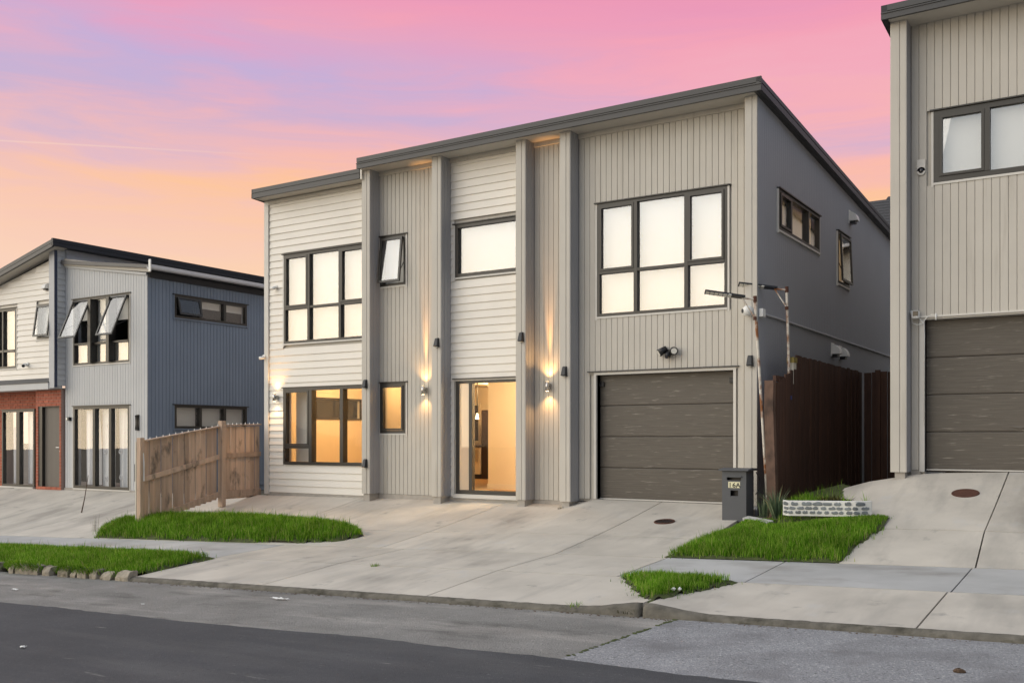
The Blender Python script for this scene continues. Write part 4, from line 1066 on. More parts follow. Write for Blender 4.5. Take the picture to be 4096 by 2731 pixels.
MB().box(-2.76, -2.655, W - 0.17, W - 0.05, 1.735, 1.85).build('body', M['white'], o, bevel=0.02)
MB().box(-2.735, -2.66, W - 0.176, W - 0.1705, 1.765, 1.84).build('lens', M['blackglass'], o, bevel=0.004)
cb = MB(); cb.tube([(-2.77, W - 0.06, 1.76), (-2.76, W - 0.08, 1.68), (-2.69, W - 0.08, 1.645), (-2.62, W - 0.07, 1.66), (-2.57, W - 0.07, 1.74), (-2.5, W - 0.06, 1.785), (-2.44, W - 0.07, 1.78)], 0.006, 6)
cb.tube([(-2.66, W - 0.09, 1.74), (-2.60, W - 0.07, 1.66), (-2.595, W - 0.05, 1.5), (-2.598, W - 0.05, 0.2)], 0.005, 6)
cb.tube([(-2.44, W - 0.075, 1.80), (-2.435, W - 0.08, 1.70)], 0.012, 6); cb.build('cable', M['white'], o, True)

# ------------------------------------------------------------------ left-hand house
LW = 15.35
TL = Tfront(LW); BX = -20.42; TB = Tright(BX)
lh = thing('house', (-23, 19, -1.3), 'left neighbouring house with blue side wall, white boards and brick entry', 'house')
lw1 = (-23.43, -21.10, 1.89, 3.60); ld = (-23.43, -21.10, -1.31, 0.81)
bw1 = (16.12, 18.49, 3.03, 3.60); bw0 = (16.12, 18.49, 0.235, 0.825)
wb = MB(); wallgrid(wb, TL, -23.8, BX - 0.02, -1.45, 4.05, -0.2, -0.022, [lw1, ld]); wb.build('front_wall', M['palegrey'], lh)
def grey_top(x): return 4.02 + (4.53 - 4.02) * (-20.5 - x) / 3.3 - 0.01
MB().prism([(-23.8, 4.05), (BX - 0.02, 4.05), (-23.8, 4.50)], 1, LW + 0.022, LW + 0.2).build('gable_wall', M['palegrey'], lh)
vboards(lh, M['palegrey'], 'front', LW - 0.02, -23.8, BX, -1.31, 4.0, 0.107, [(lw1[0] - 0.035, lw1[1] + 0.035, lw1[2] - 0.04, lw1[3] + 0.02), (ld[0] - 0.035, ld[1] + 0.035, -1.4, ld[3] + 0.02)], ztop=grey_top)
wb = MB(); wallgrid(wb, TB, LW - 0.018, 27, -1.45, 4.1, -0.2, -0.022, [bw1, bw0]); wb.build('side_wall', M['blue'], lh)
vboards(lh, M['blue'], 'side', BX + 0.0, LW, 22.4, -1.31, 4.08, 0.107, [(bw1[0] - 0.035, bw1[1] + 0.035, bw1[2] - 0.04, bw1[3] + 0.02), (bw0[0] - 0.035, bw0[1] + 0.035, bw0[2] - 0.04, bw0[3] + 0.02)])
box('plinth', M['plinth'], lh, -23.85, BX - 0.04, LW - 0.03, LW + 0.1, -1.5, -1.315)
# lean-to roof over the grey and blue part: barge on the front, gutter along the side
lr = MB().prism([(-23.8, 4.66), (-20.12, 4.19), (-20.12, 4.11), (-23.8, 4.56)], 1, LW - 0.16, 27).build('roof', M['roof'], lh)
MB().prism([(-23.74, 4.70), (-20.22, 4.13), (-20.22, 4.03), (-23.74, 4.52)], 1, LW - 0.10, LW - 0.065).build('barge_board', M['soffit'], lr)
MB().prism([(-23.78, 4.55), (-20.42, 4.04), (-20.42, 3.98), (-23.78, 4.48)], 1, LW - 0.06, LW - 0.025).build('barge_trim', M['palegrey'], lr)
gt = MB().prism([(-20.22, 4.09), (-20.06, 4.09), (-20.045, 4.12), (-20.045, 4.19), (-20.07, 4.19), (-20.07, 4.12), (-20.20, 4.12), (-20.20, 4.16), (-20.22, 4.16)], 1, LW - 0.18, 27); gt.build('gutter', M['gutterwhite'], lr)
MB().box(-20.12, -20.05, LW - 0.21, LW - 0.185, 4.02, 4.31).build('gutter_end', M['white'], lr)
box('eave_band', M['blackfascia'], lr, BX + 0.004, BX + 0.05, LW + 0.0, 27, 3.93, 4.074)  # black strip along the top of the blue wall, under the gutter
box('eave_soffit', M['blackfascia'], lr, -20.40, -20.19, LW + 0.0, 27, 4.075, 4.088)
# white upper wing with raked verge
HW = 15.15; TH_ = Tfront(HW)
ww = (-26.6, -25.72, 1.90, 3.54); w2 = (-24.75, -24.0, 2.62, 3.55)
def verge(x): return 5.04 + (x + 23.65) * 0.231
wb = MB(); wallgrid(wb, TH_, -29.0, -23.82, 1.52, 3.7, -0.2, -0.03, [ww, w2]); wb.build('white_wall', M['cream'], lh)
MB().prism([(-29, 3.7), (-23.82, 3.7), (-23.82, 4.78), (-29, 3.72)], 1, HW + 0.03, HW + 0.2).build('white_gable', M['cream'], lh)
hboards(lh, M['cream'], 'front', HW - 0.03, -29.0, -24.02, 1.56, 4.85, 0.149, [(ww[0] - 0.04, ww[1] + 0.04, ww[2] - 0.04, ww[3] + 0.02), (w2[0] - 0.03, -23.9, w2[2] - 0.04, w2[3] + 0.02)],
        utop=lambda z: max(-29.0, -23.65 + (z + 0.02 - 4.96 + 0.12) / 0.231) if z > 3.65 else -29.0)
box('corner_board', M['midgrey'], lh, -24.03, -23.80, 15.02, HW + 0.1, 1.30, 4.93)
box('corner_trim', M['navy'], lh, -23.80, -23.785, 15.02, 15.10, 1.32, 4.93)
hboards(lh, M['palegrey'], 'side', -23.765, 15.10, LW - 0.03, 1.36, 4.90, 0.149)
box('corner_trim', M['midgrey'], lh, -23.82, -23.772, LW - 0.045, LW - 0.02, 1.36, 4.55)
hboards(lh, M['gutterwhite'], 'side', -23.765, LW + 0.0, 23.5, 4.42, 4.97, 0.138)
box('upper_side_wall', M['midgrey'], lh, -24.0, -23.80, 15.2, 27, 1.4, 4.95)
lr2 = MB().prism([(-23.58, 5.13), (-30, 5.13 - 0.231 * 6.42), (-30, 5.0 - 0.231 * 6.42), (-23.58, 5.0)], 1, 14.86, 27).build('roof', M['roof'], lh)
fv = MB()
for (y0, a, b) in ((14.80, -0.20, -0.105), (14.83, -0.105, -0.09), (14.805, -0.09, 0.0)):
    fv.prism([(-23.535, 5.13 + b), (-30, 5.13 + b - 0.231 * 6.42), (-30, 5.13 + a - 0.231 * 6.42), (-23.535, 5.13 + a)], 1, y0, 14.86)
fv.build('fascia', M['fascia'], lr2)
MB().prism([(-23.6, 4.965), (-30, 4.965 - 0.231 * 6.4), (-30, 4.945 - 0.231 * 6.4), (-23.6, 4.945)], 1, 14.86, HW + 0.1).build('soffit', M['soffit'], lr2)
fb = MB(); fb.box(-23.58, -23.50, 14.80, 27, 4.95, 5.035); fb.box(-23.58, -23.52, 14.80, 27, 5.035, 5.05); fb.box(-23.58, -23.505, 14.80, 27, 5.05, 5.145); fb.build('barge_board', M['blackfascia'], lr2)
# floor beam, apron and brick ground floor
MB().prism([(HW + 0.2, 1.60), (HW - 0.02, 1.585), (14.99, 1.455), (14.99, 1.44), (HW + 0.2, 1.44)], 0, -29, -24.03).build('apron_flashing', M['fascia'], lh)
box('floor_beam', M['palegrey'], lh, -29, -24.034, 15.0, 15.2, 1.275, 1.438); box('beam_soffit', M['soffit'], lh, -29, -23.8, 15.2, 16.5, 1.285, 1.30)
PW = 15.25
BR = []
bk = boxm = MB().box(-0.112, 0.112, -0.03, 0.03, -0.0365, 0.0365).mesh('brick', M['brick'])
def bricks(u0, u1, z0, z1, Y, holes=()):
    row = 0; z = z0
    while z < z1 - 0.02:
        x = u0 - (0.117 if row % 2 else 0)
        while x < u1 - 0.02:
            a, b = max(u0, x), min(u1, x + 0.225)
            for p, q in sub_intervals(a, b, [(hh[0], hh[1]) for hh in holes if hh[2] < z + 0.043 < hh[3]]):
                if q - p > 0.03: place('brick', bk, ((p + q) / 2, Y + 0.03 + random.uniform(-0.002, 0.002), z + 0.0365), lh, ((q - p - 0.003) / 0.224, 1, 1))
            x += 0.235
        z += 0.0855; row += 1
dh = (-24.90, -23.93, -1.34, 0.845)
bricks(-25.0, -23.86, -1.38, 1.27, PW - 0.002, [(dh[0], dh[1], -1.30, dh[3])])
mb_ = MB(); wallgrid(mb_, Tfront(PW), -24.99, -23.86, -1.45, 1.28, -0.3, -0.012, [dh]); mb_.build('brick_backing', M['mortar'], lh)
ldh = (-27.2, -25.6, -1.36, 0.78)
bricks(-27.5, -25.0, 0.80, 1.27, 15.60)
bricks(-27.42, -27.23, -1.38, 0.80, 15.60)
mb_ = MB(); wallgrid(mb_, Tfront(15.61), -29, -24.99, -1.45, 1.28, -0.3, -0.012, [ldh]); mb_.build('brick_backing', M['mortar'], lh)
dd_ = box('door', M['door'], lh, dh[0] + 0.16, dh[1] - 0.02, PW + 0.10, PW + 0.14, -1.33, dh[3] - 0.02)
fr = MB(); fr.box(dh[0], dh[0] + 0.155, PW + 0.02, PW + 0.15, -1.34, dh[3]); fr.box(dh[0] + 0.155, dh[1], PW + 0.02, PW + 0.15, dh[3] - 0.02, dh[3]); fr.build('door_frame', M['dark'], lh)
hd = MB(); hd.box(-24.02, -23.97, PW + 0.07, PW + 0.098, -0.42, -0.12); hd.tube([(-24.0, PW + 0.04, -0.26), (-24.14, PW + 0.04, -0.26)], 0.013, 8); hd.box(-24.02, -23.975, PW + 0.055, PW + 0.07, -0.40, -0.34); hd.box(-24.02, -23.975, PW + 0.055, PW + 0.07, -0.18, -0.13)
hd.build('handle', M['steel'], dd_)
dg = MB()
for i in range(14): x = dh[0] + 0.19 + i * 0.056; dg.box(x, x + 0.05, PW + 0.094, PW + 0.0995, -1.31, dh[3] - 0.04)
o = dg.build('grooved_face', M['door'], dd_)
# windows of the left house
window(lh, TL, *lw1, cols=[-22.61, -21.85], rows={0: 2.43, 1: 2.42, 2: 2.42}, gl='glassmir', open_={(0, 1): 23, (2, 1): 23}, panes={(0, 1): 'glassmid', (2, 1): 'glassmid', (1, 1): 'glassmid'}, mull=0.09, post=0.10)
window(lh, TL, *ld, cols=[-22.53, -21.86], gl='glassmid', fr=0.07, mull=0.10, trims=True, head=0.03, name='sliding_door')
window(lh, TB, *bw1, cols=[16.92, 17.72], gl='glassmid', open_={(0, 0): 14}, fr=0.06, mull=0.08, trimm='blue')
window(lh, TB, *bw0, cols=[16.92, 17.72], gl='glassmid', fr=0.06, mull=0.08, trimm='blue')
window(lh, TH_, *ww, cols=[-26.35], rows={0: 2.38, 1: 2.38}, gl='glassmir', fr=0.06)
window(lh, TH_, w2[0], w2[1] + 0.02, w2[2], w2[3], cols=[], gl='glassmid', open_={(0, 0): 8}, fr=0.05, head=0)
window(lh, Tfront(15.60), *ldh, cols=[-26.38], gl='glassmid', fr=0.06, mull=0.16, name='sliding_door', trims=False)
box('sill', M['trim'], lh, ldh[0] - 0.05, ldh[1], 15.52, 15.60, -1.42, -1.365)
box('upper_room', M['darkroom'], lh, -23.7, -20.65, 16.9, 17.0, 1.4, 3.95); box('upper_floor', M['darkroom'], lh, -23.7, -20.65, LW + 0.21, 16.9, 1.40, 1.45); box('lower_room', M['darkroom'], lh, -29, -20.65, 18.9, 19.0, -1.4, 1.3)
box('lower_ceiling', M['darkroom'], lh, -29, -20.65, 15.9, 18.9, 1.31, 1.36); box('upper_ceiling', M['blind'], lh, -23.7, -20.65, LW + 0.21, 16.9, 3.80, 3.85)
def vent_small(u, z, T, par): vent(u, z, 0.75, par, T)
vent_small(-24.30, 4.0, TH_, lh)
bullet_cam(-25.17, HW - 0.03, 1.95, 'white camera low on the white upper boards above the brick entry', d=(0.6, -0.7, -0.3), s=1.3)
o = thing('wall_light', (-23.58, LW, 0.49), 'small black square light between grey boards and brown door', 'wall light')
MB().box(-23.65, -23.52, LW - 0.10, LW - 0.021, 0.45, 0.54).build('body', M['black'], o, bevel=0.005); MB().box(-23.64, -23.58, LW - 0.104, LW - 0.1005, 0.46, 0.53).build('lens', M['ledlens'], o)
o = thing('wall_fitting', (-20.77, LW, 0.38), 'black oblong wall fitting right of the curtained sliding door', 'wall fitting')
q = MB(); q.tube([(-20.81, LW - 0.06, 0.20), (-20.81, LW - 0.06, 0.55), (-20.74, LW - 0.06, 0.55), (-20.74, LW - 0.06, 0.20), (-20.81, LW - 0.06, 0.20)], 0.02, 8); q.build('loop', M['black'], o)
MB().box(-20.83, -20.72, LW - 0.04, LW - 0.021, 0.18, 0.57).build('plate', M['black'], o)
o = thing('meter_strip', (-20.82, LW, -0.87), 'slim black upright box low on the grey wall by the fence', 'wall fitting')
MB().box(-20.87, -20.77, LW - 0.06, LW - 0.021, -1.08, -0.65).build('body', M['black'], o, bevel=0.008); MB().box(-20.86, -20.78, LW - 0.066, LW - 0.061, -0.72, -0.67).build('cover', M['mailgrey'], o)
# curtains
def curtain(x0, x1, z0, z1, y, mt, label, amp=0.025, fq=16, gather=0.0, group='pale curtains in the left house', ph=0.0):
    b = MB(); nx, nz = 60, 10
    for j in range(nz + 1):
        t = j / nz; z = z1 + (z0 - z1) * t
        for i in range(nx + 1):
            s = i / nx; x = x0 + (x1 - x0) * s + gather * math.sin(t * 2.2) * (s - 0.2)
            b.v.append((x, y + amp * math.sin(s * fq + ph + 0.7 * math.sin(t * 2)) * (0.5 + 0.6 * t) + 0.3 * amp * math.sin(s * fq * 2.3), z))
    W_ = nx + 1
    b.f = [(j * W_ + i, j * W_ + i + 1, (j + 1) * W_ + i + 1, (j + 1) * W_ + i) for j in range(nz) for i in range(nx)]; b.mi = [0] * len(b.f)
    o = b.build('curtain', mt, None, True); return tag(o, label, 'curtain', group)
yc = LW + 0.16
curtain(-23.14, -22.62, -1.22, 0.72, yc, M['curtain'], 'plain white curtain hanging loose in the left pane of the wide sliding door', 0.04, 14, 0.12)
c2 = curtain(-22.46, -21.92, -1.24, 0.74, yc, M['sheer'], 'sheer curtain with ring motifs in the middle pane of the wide sliding door', 0.02, 9, 0.0)
c3 = curtain(-21.78, -21.22, -1.26, 0.74, yc, M['sheer'], 'sheer curtain with ring motifs in the right pane of the wide sliding door', 0.03, 11, -0.1)
def motifs(c, pts):
    b = MB()
    for x, z in pts:
        r = 0.055
        ring = [(x + r * math.cos(2 * math.pi * k / 8), yc - 0.03, z + r * math.sin(2 * math.pi * k / 8)) for k in range(9)]
        b.tube(ring, 0.014, 5, cap=False)
    b.build('motif', M['curtain'], c)
motifs(c2, [(-22.30, -0.35), (-22.26, -1.05), (-22.02, 0.08), (-22.04, -0.75), (-22.20, 0.3)])
motifs(c3, [(-21.68, -0.35), (-21.66, -1.0), (-21.42, -0.05), (-21.38, -0.8)])
curtain(-26.98, -26.5, -1.28, 0.30, 15.78, M['curtain'], 'white curtain in the left pane of the sliding door under the brick', 0.03, 18)
curtain(-26.26, -25.68, -1.28, 0.72, 15.78, M['sheer'], 'sheer curtain in the right pane of the sliding door under the brick', 0.03, 12)
def blind2(x0, x1, z0, z1, y, label): return blind(x0, x1, z0, z1, label, y=y, group='white blinds in the left house')
blind2(-22.57, -21.9, 2.46, 3.55, LW + 0.12, 'white blind in the middle of the window with two open sashes')
blind2(-23.35, -22.65, 3.05, 3.55, LW + 0.12, 'half drawn blind behind the left open sash'); blind2(-21.8, -21.15, 2.98, 3.55, LW + 0.12, 'half drawn blind behind the right open sash')
blind2(-23.36, -21.16, 1.92, 2.40, LW + 0.12, 'white blind filling the low panes under the open sashes')
blind2(-26.55, -25.76, 1.95, 3.49, HW + 0.12, 'pale blind in the tall window at the left edge'); blind2(-24.72, -24.0, 2.66, 3.5, HW + 0.12, 'pale blind behind the small window beside the corner post')
for a, b in ((16.2, 16.88), (16.97, 17.68), (17.77, 18.44)):
    o = thing('roller_blind', (BX - 0.13, (a + b) / 2, 0.78), {16.2: 'white blind in the left pane of the blue wall lower window', 16.97: 'white blind in the middle pane of the blue wall lower window', 17.77: 'white blind in the right pane of the blue wall lower window'}[a], 'blind', 'white blinds in the left house')
    box('fabric', M['blind'], o, BX - 0.135, BX - 0.129, a, b, 0.27, 0.76); MB().tube([(BX - 0.15, a, 0.77), (BX - 0.15, b, 0.77)], 0.02, 8).build('roller', M['blind'], o)
for a, b, lb in ((16.97, 17.68, 'short blind at the top of the middle pane, blue wall upper window'), (17.77, 18.44, 'short blind at the top of the right pane, blue wall upper window')):
    o = thing('roller_blind', (BX - 0.13, (a + b) / 2, 3.55), lb, 'blind', 'white blinds in the left house')
    box('fabric', M['blind'], o, BX - 0.135, BX - 0.129, a, b, 3.36, 3.53); MB().tube([(BX - 0.15, a, 3.54), (BX - 0.15, b, 3.54)], 0.02, 8).build('roller', M['blind'], o)
box('side_room', M['darkroom'], lh, BX - 2.1, BX - 2.0, 15.6, 22, 2.5, 3.9)
box('room_divider', M['plaster'], lh, BX - 1.3, BX - 0.4, 19.6, 19.7, 2.5, 3.9)

# ------------------------------------------------------------------ roof of a house far behind
bh = thing('house', (-4.5, 38, 4), 'dark shingle roof of a house showing behind the gap between roofs', 'house')
b = MB()
def P3(px, py, Y): x, z = pf(px, py, Y); return (x, Y, z)
ze = pf(3530, 930, 34)[1]; x0 = pf(2607, 1031, 34)[0]
xr, zr = pf(3800, 738, 38)
slope_ = (zr - ze) / 4.0
rf = MB(); rf.add([(x0, 34, ze), (xr + 9, 34, ze), (xr + 9, 38, zr), (xr, 38, zr), (x0, 42, ze), (xr + 9, 42, ze)], [(0, 1, 2, 3), (0, 3, 4), (3, 2, 5, 4)]); ro = rf.build('roof', M['shingle'], bh)
for i in range(14):
    f0 = i / 14; y = 34.0 + 4.0 * f0; z = ze + (zr - ze) * f0; xa = x0 + (xr - x0) * f0
    MB().prism([(y, z + 0.01), (y + 0.30, z + 0.01 + 0.30 * slope_), (y + 0.30, z + 0.03 + 0.30 * slope_), (y - 0.01, z + 0.04)], 0, xa + 0.1, xr + 9).build('shingle_course', M['shingle'], ro)
box('wall', M['clad'], bh, x0 + 0.4, xr + 8.6, 34.5, 41.5, -1.5, ze - 0.02); box('fascia', M['blackfascia'], bh, x0 - 0.05, xr + 9, 33.93, 33.99, ze - 0.16, ze + 0.02); box('gutter', M['gutterwhite'], bh, x0 - 0.05, xr + 9, 33.80, 33.92, ze - 0.1, ze)

# ------------------------------------------------------------------ pine fence on the left boundary
FX = -16.52
pf_ = thing('paling_fence', (FX, 13.8, -1.6), 'weathered pine paling fence rising beside the driveway to the left house', 'fence')
pal = MB().prism([(-0.009, -0.067), (0.004, -0.067), (0.009, -0.058), (0.009, 0.058), (0.004, 0.067), (-0.009, 0.067)], 2, 0, 1).mesh('paling', M['pine'])
y0, y1, y2 = 12.22, 14.22, 15.36
zb0, zb1, zt0, zt1 = -1.84, -1.40, -0.06, 0.27
def lin(y, a, b, ya=y0, yb=y1): return a + (b - a) * (y - ya) / (yb - ya)
n = 13
for i in range(n):
    y = y0 + 0.10 + (y1 - y0 - 0.16) * (i + 0.5) / n
    zb, zt = lin(y, zb0, zb1) + 0.10, lin(y, zt0, zt1) - 0.04
    place('paling', pal, (FX - 0.025 + (0.006 if i % 2 else -0.006), y, zb), pf_, (1, 1.0, zt - zb), (random.uniform(-0.006, 0.006), 0, random.uniform(-0.03, 0.03)))
n = 8
for i in range(n):
    y = y1 + 0.04 + (y2 - y1 - 0.04) * (i + 0.5) / n
    place('paling', pal, (FX - 0.025 + (0.006 if i % 2 else -0.006), y, -1.32), pf_, (1, 0.98, 1.55 + 0.03 * (y - y1)), (random.uniform(-0.006, 0.006), 0, random.uniform(-0.03, 0.03)))
def rail(ya, za, yb, zb, hh, th=0.045):
    MB().prism([(ya, za - hh / 2), (yb, zb - hh / 2), (yb, zb + hh / 2), (ya, za + hh / 2)], 0, FX - 0.014, FX + th - 0.014).build('rail', M['pine'], pf_, bevel=0.004)
rail(y0, lin(y0, zb0, zb1) + 0.16, y1, zb1 + 0.20, 0.12); rail(y0, lin(y0, zb0, zb1) + 1.0, y1, zb1 + 1.0, 0.10)
rail(y1, -1.22, y2, -1.20, 0.15); rail(y1, -0.39, y2, -0.36, 0.10)
def cap(ya, za, yb, zb):
    MB().prism([(ya, za), (yb, zb), (yb, zb + 0.028), (ya, za + 0.028)], 0, FX - 0.055, FX + 0.05).build('cap_rail', M['pine'], pf_, bevel=0.004)
cap(y0 - 0.02, zt0 - 0.035, y1 + 0.02, zt1 - 0.04); cap(y1 + 0.03, 0.245, y2, 0.285)
for yy, zb, zt, w_ in ((y0, -1.95, 0.0, 0.10), (y1 + 0.02, -1.48, 0.36, 0.11)):
    box('post', M['pine'], pf_, FX - 0.02, FX + w_, yy - w_ / 2, yy + w_ / 2, zb, zt, 0.006)
box('post_face', M['paleheart'], pf_, FX - 0.055, FX - 0.025, y0 - 0.055, y0 + 0.05, -1.95, -0.08)
sp = MB().add([(-0.012, -0.006, 0), (0.012, -0.006, 0), (0.012, 0.006, 0), (-0.012, 0.006, 0), (0, 0, 0.045)], [(0, 3, 2, 1), (0, 1, 4), (1, 2, 4), (2, 3, 4), (3, 0, 4)]).mesh('spike', M['white'])
for i in range(13): y = y0 + 0.1 + i * 0.155; place('spike', sp, (FX - 0.01, y, lin(y, zt0 - 0.007, zt1 - 0.012)), pf_)
for i in range(9): y = y1 + 0.12 + i * 0.12; place('spike', sp, (FX - 0.01, y, 0.275 + 0.03 * (y - y1)), pf_)
MB().tube([(FX + 0.09, y0 + 0.02, -0.30), (FX + 0.10, y0 + 0.03, -0.5), (FX + 0.10, y0 + 0.03, -0.85)], 0.014, 8).build('latch_rod', M['white'], pf_)

# ------------------------------------------------------------------ dark stained fence between the houses
BXF = -4.6
df = thing('boundary_fence', (BXF, 17, -0.9), 'dark brown stained paling fence and gate filling the gap between houses', 'fence')
pal2 = MB().box(-0.01, 0.01, -0.070, 0.070, 0, 1).mesh('paling', M['stainfence'])
y = 14.62; k = 0
while y < 20.0:
    if y < 15.60: zt = 0.83 + (1.10 - 0.83) * (y - 14.6) / 0.95 + (0.02 if k % 2 else 0)
    else: zt = 1.315 + random.uniform(-0.012, 0.012) - 0.004 * (y - 15.6)
    zb = h(BXF, min(15.2, y)) - 0.03
    off = 0.012 if y > 18.9 and k % 2 else 0.0
    place('paling', pal2, (BXF + 0.02 + off + random.uniform(-0.003, 0.003), y, zb), df, (1, 1.0, zt - zb)); y += 0.148; k += 1
for z in (-0.5, 0.25, 0.9): box('rail', M['stainfence'], df, BXF - 0.04, BXF + 0.008, 14.6, 20.0, z - 0.045, z + 0.045)
pp = MB(); pw = 0.07
for z, sh in ((-1.25, 0.035), (-0.6, 0.02), (0.0, 0.0), (0.45, -0.015), (0.80, -0.01), (0.86, -0.012)):
    for dx, dy in ((-1, -1), (1, -1), (1, 1), (-1, 1)): pp.v.append((BXF - 0.03 + dx * pw + sh, 14.47 + dy * 0.06, z))
pp.f = [(i * 4 + j, i * 4 + (j + 1) % 4, (i + 1) * 4 + (j + 1) % 4, (i + 1) * 4 + j) for i in range(5) for j in range(4)] + [(3, 2, 1, 0), (20, 21, 22, 23)]; pp.mi = [0] * len(pp.f)
pp.build('front_post', M['postbrown'], df, bevel=0.006)
box('offcut', M['paleheart'], df, BXF - 0.06, BXF + 0.03, 15.42, 15.58, 0.85, 1.19); box('cap', M['mossy'], df, BXF - 0.07, BXF + 0.04, 15.40, 15.60, 1.19, 1.275)
x = BXF + 0.06
GY = 20.05
for i in range(11):
    place('paling', pal2, (x + 0.072, GY + (0.0 if i % 2 else 0.006), -0.95), df, (1, 0.98, 2.24 + random.uniform(-0.01, 0.01)), (0, 0, R(90))); x += 0.148
box('gate_post', M['stainfence'], df, BXF + 0.28, BXF + 0.38, GY - 0.06, GY - 0.012, -0.95, 1.33)
MB().box(BXF + 0.0305, BXF + 0.034, 15.27, 15.33, 0.60, 0.66).build('tag', mat('blue_tag', (0.03, 0.06, 0.22), 0.5), df)

# ------------------------------------------------------------------ two rusty lamp poles
def pole_lamp(foot, top, hd, label, ln=0.60):
    o = thing('solar_street_lamp', foot, label, 'street lamp', 'rusty pole lamps by the dark fence')
    ft, tp = Vector(foot), Vector(top)
    MB().tube([tuple(ft + (tp - ft) * t + Vector((0.003 * math.sin(t * 5), 0, 0))) for t in frange(0, 1, 12)], 0.021, 8).build('pole', M['rust'], o, True)
    D = Vector(hd).normalized(); U = Vector((0, 0, 1)); Rr = D.cross(U).normalized(); U2 = Rr.cross(D); Rr = Rr * math.cos(R(13)) - U2 * math.sin(R(13)); U2 = Rr.cross(D)
    s0 = tp + Vector((0, 0, -0.04))
    br = MB(); br.tube([tuple(s0), tuple(s0 + D * 0.17)], 0.016, 8); br.tube([tuple(tp + Vector((0, 0, -0.32))), tuple(s0 + D * 0.19)], 0.011, 6); br.build('bracket', M['rust'], o)
    cl = MB(); cl.tube([tuple(tp + Vector((0, 0, -0.08))), tuple(tp + Vector((0, 0, 0.01)))], 0.029, 8); cl.tube([tuple(tp + Vector((0, 0, -0.35))), tuple(tp + Vector((0, 0, -0.30)))], 0.028, 8); cl.build('clamp', M['rustiron'], o)
    b = MB(); a0 = s0 + D * 0.15
    def q(t, w_, u): return tuple(a0 + D * t + Rr * w_ + U2 * u)
    b.add([q(0, -0.05, 0.0), q(0, 0.05, 0.0), q(ln, 0.075, 0.02), q(ln, -0.075, 0.02), q(0, -0.05, 0.03), q(0, 0.05, 0.03), q(ln, 0.075, 0.04), q(ln, -0.075, 0.04)], [(0, 1, 2, 3), (4, 7, 6, 5), (0, 4, 5, 1), (1, 5, 6, 2), (2, 6, 7, 3), (3, 7, 4, 0)])
    b.build('lamp_head', M['black'], o)
    for i in range(6):
        t0 = ln * (0.34 + i * 0.108)
        c = MB(); c.add([q(t0, -0.06, 0.020 * t0 / ln - 0.004), q(t0, 0.06, 0.020 * t0 / ln - 0.004), q(t0 + 0.055, 0.06, 0.020 * (t0 + .055) / ln - 0.004), q(t0 + 0.055, -0.06, 0.020 * (t0 + .055) / ln - 0.004),
                         q(t0, -0.06, 0.012), q(t0, 0.06, 0.012), q(t0 + 0.055, 0.06, 0.022), q(t0 + 0.055, -0.06, 0.022)], [(0, 1, 2, 3), (4, 7, 6, 5), (0, 4, 5, 1), (1, 5, 6, 2), (2, 6, 7, 3), (3, 7, 4, 0)])
        c.build('led_cell', M['ledlens'], o)
pole_lamp((-4.715, 14.60, -1.2), (-4.80, 14.253, 2.108), (-0.88, -0.42, 0.13), 'nearer rusty pole lamp, leaning, its black head over the garage wall')
pole_lamp((BXF - 0.03, 15.385, 0.9), (BXF - 0.02, 15.235, 2.36), (-0.88, -0.42, 0.10), 'farther rusty pole lamp standing on the dark fence offcut')

# ------------------------------------------------------------------ letterbox
mx0, mx1, my = -5.275, -4.9, 14.15
mbx = thing('letterbox', ((mx0 + mx1) / 2, my + 0.2, -1.23), 'dark grey freestanding letterbox with number 16A at the driveway edge', 'letterbox')
bd = MB()
slotz, doorz = (-0.64, -0.595), (-0.89, -0.79)
TM = Tfront(my)
wallgrid(bd, TM, mx0, mx1, -1.26, -0.50, -0.02, 0.0, [(mx0 + 0.075, mx1 - 0.08, *slotz), (mx0 + 0.13, mx1 - 0.125, *doorz)])
bd.box(mx0, mx0 + 0.02, my + 0.02, my + 0.34, -1.26, -0.50); bd.box(mx1 - 0.02, mx1, my + 0.02, my + 0.34, -1.26, -0.50); bd.box(mx0 + 0.02, mx1 - 0.02, my + 0.32, my + 0.34, -1.26, -0.50)
bd.build('body', M['mailgrey'], mbx)
ld_ = MB().prism([(my - 0.05, -0.498), (my - 0.05, -0.478), (my + 0.15, -0.455), (my + 0.40, -0.465), (my + 0.40, -0.498)], 0, mx0 - 0.045, mx1 + 0.05); ld_.build('lid', M['mailgrey'], mbx, bevel=0.006)
box('slot_back', M['black'], mbx, mx0 + 0.03, mx1 - 0.03, my + 0.10, my + 0.11, -0.92, -0.55)
box('newspaper_shelf', M['mailgrey'], mbx, mx0 + 0.13, mx1 - 0.125, my + 0.004, my + 0.09, -0.90, -0.875)
box('slot_hood', M['mailgrey'], mbx, mx0 + 0.065, mx1 - 0.07, my - 0.02, my - 0.001, -0.593, -0.575)
for i, ch in enumerate('16A'):
    xx = mx0 + 0.098 + i * 0.062
    st = MB().box(xx, xx + 0.058, my - 0.003, my - 0.0005, -0.752, -0.662).build('number_sticker', M['sticker'], mbx)
    cu = bpy.data.curves.new('number_character', 'FONT'); cu.body = ch; cu.size = 0.10; cu.align_x = 'CENTER'; cu.extrude = 0.0006; cu.offset = 0.0018
    cu.materials.append(M['ink'])
    tmp = bpy.data.objects.new('tmp', cu); COL.objects.link(tmp)
    me = bpy.data.meshes.new_from_object(tmp); bpy.data.objects.remove(tmp)
    place('number_character', me, (xx + 0.029, my - 0.0042, -0.744), st, None, (R(90), 0, 0))
MB().tube([(mx1 + 0.03, my + 0.36, -0.52), (mx1 + 0.09, my + 0.33, -0.62), (mx1 + 0.10, my + 0.30, -0.78), (mx1 + 0.05, my + 0.28, -0.86)], 0.008, 6).build('strap', M['black'], mbx)

